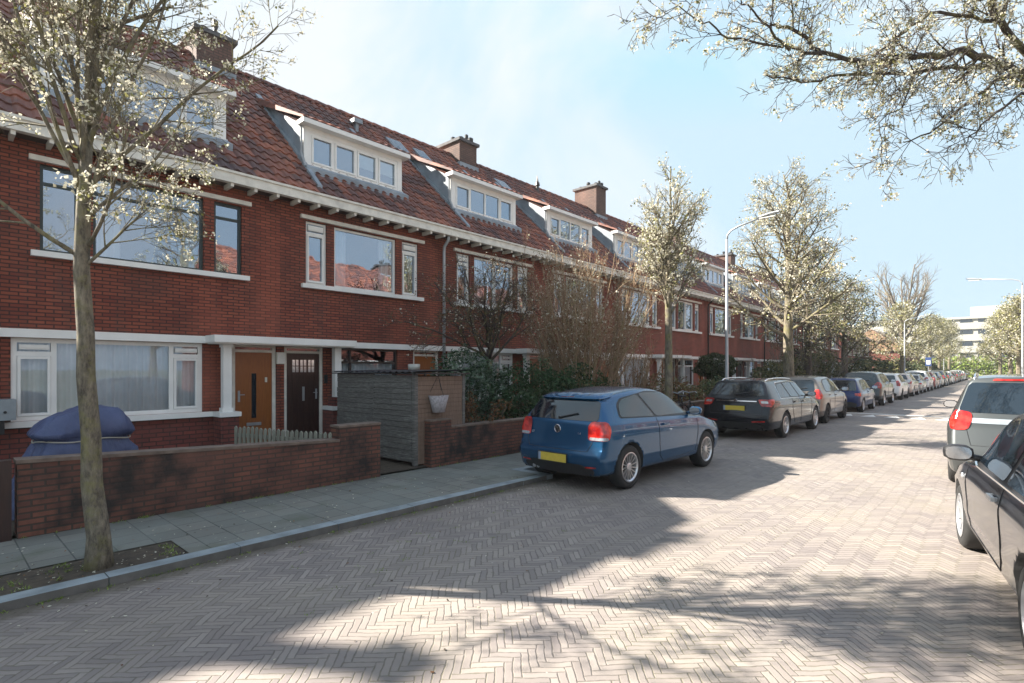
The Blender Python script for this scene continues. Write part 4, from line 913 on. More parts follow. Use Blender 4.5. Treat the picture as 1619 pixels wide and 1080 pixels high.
# ---------------------------------------------------------------- street furniture
def lamp_post(label, loc, rz, H=5.62, arm=1.35):
    l = thing('street_lamp', label, 'street lamp', loc, rz, 'street lamps')
    b = MB(); b.lathe([(.07, 0), (.07, 1.1), (.055, 1.15), (.045, 2.5), (.034, H-.1), (.0, H-.1)], 14); b.build('post', M['galv'], l, True)
    b = MB(); pts = [(0, 0, H-.15), (.02, 0, H+.02), (.12, 0, H+.14), (.35, 0, H+.23), (arm-.4, 0, H+.36)]; b.tube(pts, .026, 10); b.build('arm', M['galv'], l, True)
    b = MB(); n = 10; vs = []
    for k_ in range(7):
        x = arm-.5+k_*.1; s = math.sin(math.pi*(k_+.6)/7.6)**.5
        for j in range(n): a = 2*math.pi*j/n; vs.append((x, math.cos(a)*.085*s, H+.37+k_*.012+math.sin(a)*(.055 if math.sin(a) > 0 else .03)*s))
    b.add(vs, [(i*n+j, i*n+(j+1) % n, (i+1)*n+(j+1) % n, (i+1)*n+j) for i in range(6) for j in range(n)]+[tuple(range(n)), tuple(6*n+j for j in range(n-1, -1, -1))]); hd = b.build('lamp_head', M['galv'], l, True)
    b = MB(); b.box(arm-.42, arm+.0, -.055, .055, H+.325, H+.345); b.build('lens', M['ivory'], hd)
lamp_post('near grey street lamp with a curved arm, standing behind the black estate car', (-6.05, 16.1, .06), 0)
lamp_post('far grey street lamp under the tall bare tree, left side of the street', (-6.05, 55.3, .06), 0)
lamp_post('grey street lamp at the right edge of the photo with its arm pointing left', (.72, 36, 0), math.pi, 5.9, 2.0)
lamp_post('most distant thin street lamp, right of the blue sign', (-6.3, 100, .06), 0)
sg = thing('parking_sign', 'small blue sign on a post above the distant parked cars', 'sign', (-6.3, 78, 0))
b = MB(); b.tube([(0, 0, 0), (0, 0, 2.9)], .03, 8); b.build('sign_post', M['galv'], sg); b = MB(); b.box(-.28, .28, -.06, -.035, 2.1, 3.1); b.build('sign_panel', M['blue_sign'], sg); b = MB(); b.box(-.18, .18, -.068, -.061, 2.3, 2.75); b.build('sign_symbol', M['white'], sg)

def bicycle(loc, rz, label, frame_mat):
    t = thing('bicycle', label, 'bicycle', loc, rz, 'bicycles parked against the garden wall')
    for x in (0, 1.08):
        b = MB(); b.tube([(x+.34*math.cos(a*.3142), 0, .35+.34*math.sin(a*.3142)) for a in range(21)], .018, 6, cap=False); wv = b.build('wheel', M['rubber'], t)
        b = MB()
        for k_ in range(10): a = k_*.628; b.tube([(x, 0, .35), (x+.33*math.cos(a), 0, .35+.33*math.sin(a))], .003, 3)
        b.build('spokes', M['galv'], wv)
    b = MB()
    for p_ in ([(0, 0, .35), (.42, 0, .30), (.28, 0, .85), (0, 0, .35)], [(.42, 0, .30), (.92, 0, .78), (.30, 0, .72)], [(1.08, 0, .35), (.90, 0, .82), (.86, 0, .98)]):
        for a, c in zip(p_, p_[1:]): b.tube([a, c], .016, 6)
    b.build('frame', frame_mat, t)
    b = MB(); b.tube([(.72, -.26, 1.0), (.84, -.18, 1.04), (.86, 0, 1.0), (.84, .18, 1.04), (.72, .26, 1.0)], .013, 6); b.build('handlebar', M['galv'], t)
    b = MB(); b.box(.14, .40, -.07, .07, .90, .95); b.build('saddle', M['black'], t); b = MB(); b.tube([(.28, 0, .8), (.27, 0, .92)], .014, 6); b.tube([(-.3, 0, .72), (.25, 0, .72)], .01, 4); b.build('seat_post', M['galv'], t)
bicycle((-6.62, 12.9, .065), R(80), 'dark bicycle against the garden wall just beyond the blue hatchback', M['black'])
bicycle((-6.45, 13.7, .065), R(95), 'second dark bicycle, nearer the black estate car', M['dark_frame'])

# ---------------------------------------------------------------- cars
def interp(tab, x):
    if x <= tab[0][0]: return tab[0][1]
    for (a, p), (b, q) in zip(tab, tab[1:]):
        if x <= b: return p+(q-p)*(x-a)/(b-a)
    return tab[-1][1]
def tri_fill(poly, res):
    bm = bmesh.new(); vs = [bm.verts.new((p[0], p[1], 0)) for p in poly]; bm.faces.new(vs); bmesh.ops.triangulate(bm, faces=bm.faces[:])
    for _ in range(5):
        es = [e for e in bm.edges if e.calc_length() > res]
        if not es: break
        bmesh.ops.subdivide_edges(bm, edges=es, cuts=1); bmesh.ops.triangulate(bm, faces=[f for f in bm.faces if len(f.verts) > 3])
    V = [(v.co.x, v.co.y) for v in bm.verts]; bm.verts.index_update(); F = [tuple(v.index for v in f.verts) for f in bm.faces]; bm.free(); return V, F
def rounded(poly, r=.04, n=4):
    out_ = []; m = len(poly)
    for i in range(m):
        p0, p1, p2 = (Vector(poly[i-1]), Vector(poly[i]), Vector(poly[(i+1) % m])); a = p0-p1; c = p2-p1; rr = min(r, a.length*.45, c.length*.45); a = p1+a.normalized()*rr; c = p1+c.normalized()*rr
        for k in range(n+1): t = k/n; out_.append(tuple((a*(1-t)**2+p1*2*t*(1-t)+c*t*t)[:2]))
    return out_
class Car:
    def __init__(s, P):
        s.P = P; s.L = L = P['L']; W = P['W']/2; s.parts = []
        xr, xf, zt, sh, wr, pl = P['xr'], P['xf'], P['zt'], P['sh'], P['wr'], P['plan']; zb0 = P.get('zb', .20)
        ts = [0, .006, .02, .05, .09, .14, .20, .27, .34, .41, .48, .54, .59, .63, .67, .70, .73, .76, .79, .82, .86, .90, .93, .96, .98, .993, 1]
        rings = []
        x0t = interp(xr, 1.40)
        for t in ts:
            X = t*L; xt = x0t+t*(L-x0t); zz = interp(zt, xt); zs = min(interp(sh, X), zz-.035); w_ = W*interp(pl, t); wt = interp(wr, xt)*W
            wt = min(wt, w_*.93); gh = zz-zs; zb = zb0+.05*max(0, (t-.9)/.1)
            e9 = min(.085, .45*gh); e10 = min(.03, .18*gh)
            ws = w_*.965
            pts = [(0, zb), (w_*.55, zb), (w_*.90, zb+.01), (w_*.965, zb+.06), (w_*.972, zb+.19), (w_*.992, min(zb+.225, .49)), (w_*.985, .52), (w_*.99, .60), (w_*1.0, zs-.125), (w_*.982, zs-.10), (ws, zs-.015)]
            z9 = zz-e9
            pts += [(ws+(wt-ws)*.10, zs+(z9-zs)*.04), (ws+(wt-ws)*.45, zs+(z9-zs)*.40), (ws+(wt-ws)*.78, zs+(z9-zs)*.76), (wt, z9), (wt*.90, zz-e10), (wt*.5, zz-e10*.25), (0, zz)]
            ring = []
            for (yy, z) in pts:
                a, c = interp(xr, z), interp(xf, z); ring.append((a+t*(c-a), yy, z))
            rings.append(ring)
        m = len(rings[0]); V = []; F = []; idx = {}
        def vid(i, j, sgn):
            if j in (0, m-1): sgn = 1
            k = (i, j, sgn)
            if k not in idx: x, y, z = rings[i][j]; idx[k] = len(V); V.append((x, y*sgn, z))
            return idx[k]
        n = len(rings)
        for i in range(n-1):
            for j in range(m-1):
                F.append((vid(i, j, 1), vid(i, j+1, 1), vid(i+1, j+1, 1), vid(i+1, j, 1))[::-1]); F.append((vid(i, j, -1), vid(i, j+1, -1), vid(i+1, j+1, -1), vid(i+1, j, -1)))
        for (i, bul, flip) in ((0, -P.get('rb', .06), False), (n-1, P.get('fb', .12), True)):
            K = 8; rows = []
            for j in range(m):
                x, y, z = rings[i][j]
                if j in (0, m-1): rows.append([vid(i, j, 1)]*(K+1)); continue
                row = []
                for k in range(K+1):
                    u = -1+2*k/K
                    if k == 0: row.append(vid(i, j, -1))
                    elif k == K: row.append(vid(i, j, 1))
                    else:
                        tb = 1 if 0 < j < 15 else .5
                        row.append(len(V)); V.append((x+bul*(1-abs(u)**2.2)*tb, y*u, z))
                rows.append(row)
            for j in range(m-1):
                for k in range(K):
                    q = [rows[j][k], rows[j][k+1], rows[j+1][k+1], rows[j+1][k]]; q2 = []
                    for a in q:
                        if a not in q2: q2.append(a)
                    if len(q2) > 2: F.append(tuple(q2 if flip else q2[::-1]))
        me = bpy.data.meshes.new('tmp'); me.from_pydata(V, [], F); me.update()
        o = bpy.data.objects.new('tmp', me); COL.objects.link(o); sd = o.modifiers.new('s', 'SUBSURF'); sd.levels = 2; sd.render_levels = 2
        dg = bpy.context.evaluated_depsgraph_get(); s.smooth = bpy.data.meshes.new_from_object(o.evaluated_get(dg)); o.modifiers.clear(); bpy.data.objects.remove(o)
        bm = bmesh.new(); bm.from_mesh(s.smooth); bmesh.ops.recalc_face_normals(bm, faces=bm.faces[:]); bm.to_mesh(s.smooth); s.bvh = BVHTree.FromBMesh(bm); bm.free()
        # wheel arches
        o = bpy.data.objects.new('tmp', s.smooth.copy()); COL.objects.link(o); cut = MB(); s.R = Rw = P['wrad']; Ra = Rw+.045; s.Ra = Ra
        for x in (P['xw'][0], P['xw'][1]):
            for sg_ in (-1, 1):
                a, c = sorted((sg_*(W-.28), sg_*(W+.2))); nn = 40
                cut.lathe([(0.0001, a), (Ra, a), (Ra, c), (0.0001, c)], nn, (x, 0, Rw), 'y')
        cm = cut.mesh('cut', []) ; bm = bmesh.new(); bm.from_mesh(cm); bmesh.ops.remove_doubles(bm, verts=bm.verts[:], dist=.001); bmesh.ops.recalc_face_normals(bm, faces=bm.faces[:]); bm.to_mesh(cm); bm.free()
        co = bpy.data.objects.new('cut', cm); COL.objects.link(co); bo = o.modifiers.new('b', 'BOOLEAN'); bo.operation = 'DIFFERENCE'; bo.object = co; bo.solver = 'EXACT'
        dg = bpy.context.evaluated_depsgraph_get(); s.body = bpy.data.meshes.new_from_object(o.evaluated_get(dg)); bpy.data.objects.remove(o); bpy.data.objects.remove(co)
        s.body.name = 'body'; s.body.materials.clear(); s.body.materials.append(M['black']); s.body.materials.append(M['rubber'])
        mi = []; 
        lowz = P.get('cladz', 0)
        for p in s.body.polygons:
            c = p.center; d = min(math.hypot(c.x-x, c.z-Rw) for x in P['xw']); mi.append(1 if ((d < Ra+.0015 and abs(c.y) > W-.285 and (abs(p.normal.y) < .6 or d < Ra-.02)) or c.z < zb0+.03 or (c.z < lowz)) else 0)
        s.body.polygons.foreach_set('material_index', mi); s.body.polygons.foreach_set('use_smooth', [True]*len(mi)); 
        s.items = [('body', s.body, None, None)]
    def ray(s, o, d):
        h = s.bvh.ray_cast(Vector(o), Vector(d)); return (h[0], h[1]) if h[0] is not None else (None, None)
    def caster(s, mode, sg_=1):
        W = s.P['W']/2
        if mode == 'side': return lambda a, b: ((a, sg_*3, b), (0, -sg_, 0))
        if mode == 'rear': return lambda a, b: ((-3, a*sg_, b), (1, 0, 0))
        if mode == 'front': return lambda a, b: ((s.L+3, a*sg_, b), (-1, 0, 0))
        if mode == 'top': return lambda a, b: ((a, b*sg_, 4), (0, 0, -1))
        if mode == 'rc': # rear corner, u<0 toward the middle of the rear, u>0 along the side
            r2 = math.sqrt(.5); return lambda a, b: ((a*r2-3*r2, sg_*(W+a*r2+3*r2), b), (r2, -sg_*r2, 0))
        if mode == 'fc':
            r2 = math.sqrt(.5); return lambda a, b: ((s.L-a*r2+3*r2, sg_*(W+a*r2+3*r2), b), (-r2, -sg_*r2, 0))
    def patch(s, name, poly, mat, mode='side', sg_=1, off=.004, res=.07, parent=None, rnd_=.03, thick=0):
        V, F = tri_fill(rounded(poly, rnd_) if rnd_ else poly, res); c = s.caster(mode, sg_); vs = []
        for (a, b) in V:
            o, d = c(a, b); p, nn = s.ray(o, d)
            q_ = 0
            while p is None and q_ < 8: q_ += 1; o, d = c(a*(1-.06*q_), b); p, nn = s.ray(o, d)
            if p is None: vs.append(None); continue
            if nn.dot(Vector(d)) > 0: nn = -nn
            vs.append(p+nn*off)
        ok = [v_ for v_ in vs if v_ is not None]; F = [f_ for f_ in F if all(vs[i_] is not None for i_ in f_) and max((vs[f_[0]]-vs[f_[1]]).length, (vs[f_[1]]-vs[f_[2]]).length) < .25]; vs = [v_ if v_ is not None else ok[0] for v_ in vs]
        mb = MB(); mb.add(vs, F); me = mb.mesh(name, mat, True); s.items.append((name, me, parent, None)); return me
    def seam(s, pts, mode='side', sg_=1, wd=.004, mb=None, off=.0025):
        c = s.caster(mode, sg_); out_ = []
        for a, b in zip(pts, pts[1:]):
            n = max(1, int(math.hypot(b[0]-a[0], b[1]-a[1])/.05))
            for k in range(n): t = k/n; out_.append((a[0]+(b[0]-a[0])*t, a[1]+(b[1]-a[1])*t))
        out_.append(pts[-1]); P3 = []
        for (a, b) in out_:
            o, d = c(a, b); p, nn = s.ray(o, d)
            if p is not None: P3.append(p-Vector(d)*off)
        if len(P3) > 1: mb.tube(P3, wd, 4)
    def add(s, name, mb, mat, parent=None, smooth=False): me = mb.mesh(name, mat, smooth); s.items.append((name, me, parent, None)); return me
def wheel_meshes(R0, wd, style, rim_mat):
    k = .66
    t = MB(); rr = R0*k+.0
    t.lathe([(rr, -wd/2+.01), (rr+.02, -wd/2), (R0-.03, -wd/2-.004), (R0-.006, -wd/2+.018), (R0, -wd/2+.04), (R0, wd/2-.04), (R0-.006, wd/2-.018), (R0-.03, wd/2+.004), (rr+.02, wd/2), (rr, wd/2-.01), (rr-.01, wd/2-.03), (rr-.01, -wd/2+.03), (rr, -wd/2+.01)], 40, axis='y')
    rim = MB(); o = wd/2
    rim.lathe([(rr+.008, o+.002), (rr-.006, o+.006), (rr-.022, o-.012), (rr-.03, o-.05), (rr-.03, o-.12)], 36, axis='y')
    rim.lathe([(rr-.03, o-.075), (.0, o-.075)], 30, axis='y', mi=1)
    hubr = .06; n = {'multi': 15, 'ten': 10, 'five': 5, 'cover': 9}[style]
    for i in range(n):
        a = 2*math.pi*i/n; ws = {'multi': .011, 'ten': .018, 'five': .034, 'cover': .034}[style]; wo = {'multi': .015, 'ten': .022, 'five': .028, 'cover': .05}[style]
        ca, sa = math.cos(a), math.sin(a); vs = []
        for (r_, w2, dep) in ((hubr*.8, ws, o-.022), (rr-.02, wo, o-.008)):
            for sg_ in (-1, 1):
                for dd in (0, -.028): vs.append((ca*r_-sa*w2*sg_*.5, dep+dd, sa*r_+ca*w2*sg_*.5))
        rim.add(vs, [(0, 2, 6, 4), (0, 4, 5, 1), (2, 3, 7, 6), (4, 6, 7, 5)])
    rim.lathe([(hubr, o-.05), (hubr, o-.014), (hubr*.7, o-.006), (0, o-.006)], 18, axis='y')
    return t.mesh('wheel', M['rubber'], True), rim.mesh('rim', [rim_mat, M['black']], False)
def make_car(P, D):
    c = Car(P); W = P['W']/2; L = P['L']
    # glass
    for sg_ in (1, -1):
        c.patch('window_surround', P['surround'], M['black'], 'side', sg_, .003, rnd_=.06)
        for poly in P['side_win']: c.patch('side_window', poly, M['car_glass'], 'side', sg_, .007, rnd_=.05)
    y0, z0, y1, z1 = P['rear_win']
    c.patch('rear_window', [(-y0, z0), (y0, z0), (y1, z1), (-y1, z1)], M['car_glass'], 'rear', 1, .006, rnd_=.07)
    c.patch('windshield', P['shield'], M['car_glass'], 'top', 1, .006, rnd_=.05)
    for sg_ in (1, -1):
        c.patch('taillight', P['tail'], M['red'], 'rc', sg_, .012, rnd_=P.get('tr', .05), res=.04)
        if 'tailw' in P: c.patch('taillight_white', P['tailw'], M['lamp_clear'], 'rc', sg_, .016, rnd_=.02, res=.04)
        c.patch('headlight', P.get('head', [(-.30, .62), (.28, .68), (.34, .80), (-.24, .76)]), M['lamp_clear'], 'fc', sg_, .008, rnd_=.05, res=.05)
    c.patch('rear_bumper_trim', P.get('btrim', [(-.62, .22), (.62, .22), (.66, .36), (.45, .42), (-.45, .42), (-.66, .36)]), M['black'], 'rear', 1, .004, rnd_=.05)
    c.patch('grille', [(-.35, .5), (.35, .5), (.38, .62), (-.38, .62)], M['black'], 'front', 1, .004)
    c.patch('front_intake', [(-.5, .24), (.5, .24), (.45, .40), (-.45, .40)], M['black'], 'front', 1, .004)
    if 'refl' in P:
        for sg_ in (1, -1): c.patch('rear_reflector', P['refl'], M['red'], 'rear', sg_, .007, rnd_=.01)
    # plate
    px, pz = P.get('plate', (0, .60)); p, _ = c.ray((-3, px, pz), (1, 0, 0)); x = p.x-.012
    b = MB(); b.box(x-.004, x+.01, px-.26, px+.26, pz-.058, pz+.058, 0); b.box(x-.0045, x, px+.215, px+.259, pz-.056, pz+.056, 1); b.box(x-.0015, x+.012, px-.275, px+.275, pz-.07, pz+.07, 2); c.add('number_plate', b, [M['plate'], M['blue_plate'], M['black']])
    # seams
    for sg_ in (1, -1):
        for sm in P['seams']: b = MB(); c.seam(sm, 'side', sg_, .0035, b); c.add('panel_gap', b, M['black'])
    for sm in P.get('rseams', []): b = MB(); c.seam(sm, 'rear', 1, .0035, b); c.add('panel_gap', b, M['black'])
    for sg_ in (1, -1):
        for (hx, hz) in P['handles']:
            p, _ = c.ray((hx, sg_*3, hz), (0, -sg_, 0)); b = MB(); y = p.y
            b.box(hx-.09, hx+.09, *sorted((y+sg_*.012, y+sg_*.034)), hz-.014, hz+.016); b.box(hx-.085, hx-.06, *sorted((y-sg_*.01, y+sg_*.02)), hz-.012, hz+.014); b.box(hx+.06, hx+.085, *sorted((y-sg_*.01, y+sg_*.02)), hz-.012, hz+.014)
            c.add('door_handle', b, P.get('hmat') or 'PAINT')
        # mirror
        mx_, mz = P['mirror']; p, _ = c.ray((mx_, sg_*3, mz-.03), (0, -sg_, 0)); y = p.y; b = MB()
        n = 12; vs = []
        for (f, s0) in ((-.02, .82), (0, 1), (.06, .96), (.11, .75), (.135, .4)):
            for k in range(n):
                a = 2*math.pi*k/n; ca, sa = math.cos(a), math.sin(a); q = (abs(ca)**3+abs(sa)**3)**(-1/3)
                vs.append((mx_+f, y+sg_*(.15+ca*q*.105*s0), mz+.03+sa*q*.070*s0))
        b.add(vs, [(i*n+k, i*n+(k+1) % n, (i+1)*n+(k+1) % n, (i+1)*n+k) for i in range(4) for k in range(n)]+[tuple(4*n+k for k in range(n))])
        b.tube([(mx_+.04, y-sg_*.02, mz-.02), (mx_+.04, y+sg_*.09, mz+.0)], .028, 8)
        c.add('door_mirror', b, P.get('mirmat') or 'PAINT', None, True)
        g_ = MB(); n = 16; vs = [(mx_-.012, y+sg_*(.15+.088*math.cos(2*math.pi*k/n)*(abs(math.cos(2*math.pi*k/n))**3+abs(math.sin(2*math.pi*k/n))**3)**(-1/3)), mz+.03+.055*math.sin(2*math.pi*k/n)*(abs(math.cos(2*math.pi*k/n))**3+abs(math.sin(2*math.pi*k/n))**3)**(-1/3)) for k in range(n)]
        g_.add(vs, [tuple(range(n))]); g_.add([(v_[0]-.008, v_[1], v_[2]) for v_ in vs], [tuple(range(n))]); c.add('mirror_glass', g_, M['chrome'], 'door_mirror')
    # wiper, antenna
    wz = z0+.03; p1, n1 = c.ray((-3, .0, wz), (1, 0, 0)); p2, n2 = c.ray((-3, P.get('wipe', -.38), wz+.07), (1, 0, 0)); b = MB()
    b.tube([p1-Vector((.025, 0, 0)), p2-Vector((.025, 0, 0))], .011, 6); b.tube([p1, p1-Vector((.03, 0, 0))], .02, 8); c.add('rear_wiper', b, M['black'])
    if P.get('rails'):
        for sg_ in (1, -1):
            xs = P['rails']; b = MB(); pts = []
            for k in range(13):
                x = xs[0]+(xs[1]-xs[0])*k/12; p, _ = c.ray((x, sg_*W*interp(P['wr'], x)*.88, 4), (0, 0, -1)); pts.append(p+Vector((0, 0, .045 if 0 < k < 12 else .0)))
            b.tube(pts, .015, 8); c.add('roof_rail', b, M['chrome'], None, True)
    # spoiler lip over rear window
    for extra in D: extra(c)
    tm, rm = wheel_meshes(P['wrad'], .20, P.get('wstyle', 'ten'), P.get('rimmat') or M['alloy']); c.tm, c.rm = tm, rm
    return c
def place_car(c, paint_mat, loc, ang, label, cat='car', group='cars parked along the left kerb', name='parked_car', track=None):
    t = thing(name, label, cat, loc, ang, group); objs = {}
    for (nm, me, par, _) in c.items:
        o = link(nm, me, objs.get(par) if par else t); objs[nm] = o
        if nm == 'body' or (me.materials[0] is None): o.material_slots[0].link = 'OBJECT'; o.material_slots[0].material = paint_mat
    P = c.P; W = P['W']/2
    for x in P['xw']:
        for sg_ in (1, -1):
            o = link('wheel', c.tm, t, (x, sg_*(W-.125), P['wrad'])); q = link('rim', c.rm, o)
            if sg_ < 0: o.rotation_euler = (0, 0, math.pi)
            o.rotation_euler[1] = random.Random(x*9+loc[1]+sg_).uniform(0, .6)
    return t
def MBmesh_fix():
    pass
_old = MB.mesh
def _mesh(s, name, mats, smooth=False):
    if isinstance(mats, str): mats = [None]
    return _old(s, name, mats, smooth)
MB.mesh = _mesh

WR_H = lambda a, L: [(0, .70), (a[0], .72), (a[1], .70), (a[2], .80), (L*.9, .78), (L, .66)]
PLAN = [(0, .90), (.02, .955), (.07, .99), (.2, 1), (.8, 1), (.9, .975), (.96, .90), (1, .74)]
polo = dict(L=3.97, W=1.69, wrad=.315, xw=(.66, 3.13), zb=.22,
  xr=[(.2, .10), (.34, .03), (.52, 0), (.60, .055), (.66, .06), (.95, .10), (1.0, .13), (1.29, .33), (1.36, .30), (1.5, .30)],
  xf=[(.2, 3.86), (.4, 3.96), (.6, 3.95), (.75, 3.86), (.9, 3.78), (1.5, 3.9)],
  zt=[(.0, 1.27), (.34, 1.335), (.7, 1.395), (1.2, 1.45), (1.75, 1.445), (2.15, 1.385), (2.55, 1.20), (2.92, 1.01), (3.3, .955), (3.7, .85), (3.97, .70)],
  sh=[(0, .96), (1.0, .955), (2.4, .93), (3.1, .90), (3.97, .70)],
  wr=[(0, .66), (.4, .69), (1.5, .70), (2.2, .70), (2.7, .78), (3.05, .86), (3.6, .82), (3.97, .7)], plan=PLAN,
  surround=[(.48, 1.02), (.57, 1.21), (.72, 1.295), (1.45, 1.38), (2.0, 1.355), (2.42, 1.17), (2.80, .985), (2.45, .955)],
  side_win=[[(.52, 1.035), (.61, 1.20), (.75, 1.275), (1.16, 1.335), (1.40, 1.0)], [(1.47, .998), (1.22, 1.345), (1.48, 1.36), (1.97, 1.335), (2.39, 1.155), (2.72, .99)]],
  rear_win=(.66, .99, .565, 1.265), shield=[(2.9, -.66), (2.24, -.50), (2.24, .50), (2.9, .66)],
  tail=[(-.19, .73), (-.18, .93), (-.13, .985), (.07, .985), (.12, .89), (.08, .73)], tr=.05,
  seams=[[(1.44, .98), (1.50, .40), (1.62, .30)], [(2.76, .98), (2.76, .62), (2.70, .34)], [(1.62, .30), (2.70, .34)]],
  tailw=[(-.165, .735), (-.168, .775), (.07, .775), (.065, .735)],
  rseams=[[(-.64, .97), (-.60, .70), (-.54, .575), (.54, .575), (.60, .70), (.64, .97)]],
  handles=[(1.66, .87)], mirror=(2.52, 1.0), plate=(.04, .45), wstyle='multi', wipe=-.30,
  btrim=[(-.60, .23), (.60, .23), (.66, .32), (.46, .39), (-.46, .39), (-.66, .32)], refl=[(.50, .345), (.68, .355), (.68, .375), (.52, .37)])
def vw_emblem(c):
    p, n = c.ray((-3, 0, .86), (1, 0, 0)); x = p.x-.012; b = MB(); r0 = .055
    b.tube([(x, r0*math.cos(a*.2618), .86+r0*math.sin(a*.2618)) for a in range(25)], .006, 6, cap=False)
    for pts in ([(-.030, .042), (0, -.0), (.030, .042)], [(-.045, .022), (-.022, -.045), (0, -.004), (.022, -.045), (.045, .022)]): b.tube([(x, a, .86+h) for a, h in pts], .005, 5)
    b.lathe([(.05, 0), (0.0001, -.002)], 24, (x+.006, 0, .86), 'x', mi=1)
    c.add('emblem', b, [M['chrome'], M['black']])
def texts(c, items):
    for (s_, y, z, h) in items:
        cu = bpy.data.curves.new('t', 'FONT'); cu.body = s_; cu.size = h; cu.extrude = .002; o = bpy.data.objects.new('t', cu); COL.objects.link(o)
        me = bpy.data.meshes.new_from_object(o.evaluated_get(bpy.context.evaluated_depsgraph_get())); bpy.data.objects.remove(o)
        for v in me.vertices:
            yy = y-v.co.x; zz = z+v.co.y; p, _ = c.ray((-3, yy, zz), (1, 0, 0)); v.co = (p.x-.006-v.co.z, yy, zz)
        me.materials.clear(); me.materials.append(M['chrome']); me.name = 'badge'; c.items.append(('badge', me, None, None))
def polo_extra(c):
    vw_emblem(c); texts(c, [('1.4', -.36, .80, .045), ('GT', .52, .77, .045)])
    b = MB(); b.box(-.0, .02, -.2, .2, 0, .0)  # roof spoiler lip
    pts = []
    c.patch('roof_spoiler', [(-.57, 1.27), (.57, 1.27), (.54, 1.335), (-.54, 1.335)], 'PAINT', 'rear', 1, .04, rnd_=.02)
    c.patch('spoiler_light', [(-.14, 1.29), (.14, 1.29), (.14, 1.305), (-.14, 1.305)], M['red'], 'rear', 1, .046, rnd_=0)
    b = MB(); b.tube([(.02, .46, .27), (.25, .46, .28)], .03, 10); b.tube([(.02, .38, .27), (.25, .38, .28)], .03, 10); c.add('exhaust', b, M['steel_rim'])
# Names of parts that take the body colour are given as 'PAINT'
estate = dict(L=4.66, W=1.81, wrad=.325, xw=(1.05, 3.74), zb=.22,
  xr=[(.2, .12), (.34, .03), (.5, 0), (.62, .02), (.70, .07), (1.0, .13), (1.40, .40), (1.5, .38)], xf=[(.2, 4.55), (.4, 4.65), (.6, 4.64), (.78, 4.55), (.9, 4.45), (1.5, 4.6)],
  zt=[(0, 1.42), (.4, 1.455), (1.2, 1.49), (2.0, 1.49), (2.7, 1.44), (3.1, 1.26), (3.5, 1.05), (3.9, .99), (4.4, .87), (4.66, .70)], sh=[(0, .98), (2.5, .95), (3.7, .91), (4.66, .70)],
  wr=[(0, .64), (.5, .68), (2, .69), (2.7, .70), (3.2, .78), (3.6, .86), (4.3, .8), (4.66, .7)], plan=PLAN,
  surround=[(.72, 1.0), (.85, 1.30), (1.0, 1.37), (2.0, 1.40), (2.6, 1.37), (3.05, 1.17), (3.38, .99), (3.0, .97)],
  side_win=[[(.78, 1.02), (.90, 1.28), (1.02, 1.34), (1.38, 1.355), (1.52, 1.01)], [(1.60, 1.01), (1.47, 1.36), (2.1, 1.375), (2.28, 1.0)], [(2.36, 1.0), (2.18, 1.375), (2.58, 1.345), (3.0, 1.155), (3.28, 1.0)]],
  rear_win=(.66, 1.07, .53, 1.36), shield=[(3.46, -.70), (2.78, -.52), (2.78, .52), (3.46, .70)],
  tail=[(-.16, .82), (-.20, .98), (.16, .99), (.13, .90), (.03, .81)], tailw=[(-.15, .89), (-.16, .945), (-.03, .945), (-.02, .89)], tr=.03,
  seams=[[(1.62, 1.0), (1.55, .75), (1.75, .36)], [(2.30, .98), (2.32, .34)], [(3.3, .97), (3.26, .34)], [(1.75, .34), (3.26, .34)]], rseams=[[(-.70, 1.0), (-.62, .62), (.62, .62), (.70, 1.0)]],
  handles=[(1.80, .88), (2.52, .87)], mirror=(3.0, 1.02), plate=(.02, .76), wstyle='ten', rails=(.55, 2.6), refl=[(.42, .43), (.72, .45), (.72, .475), (.42, .455)])
def estate_extra(c):
    c.patch('chrome_strip', [(-.5, .925), (.5, .925), (.5, .945), (-.5, .945)], M['chrome'], 'rear', 1, .008, rnd_=0)
    p, n = c.ray((-3, 0, .945), (1, 0, 0)); b = MB(); b.lathe([(.045, 0), (.04, -.014), (0.0001, -.016)], 20, (p.x-.006, 0, .95), 'x'); c.add('emblem', b, M['chrome'])
    for sg_ in (1, -1):
      b = MB(); c.seam([(.74, 1.0), (.86, 1.31), (1.0, 1.385), (2.0, 1.41), (2.6, 1.38), (3.05, 1.18), (3.36, .99), (3.0, .965), (.74, 1.0)], 'side', sg_, .008, b, .006)
      c.add('window_chrome', b, M['chrome'])
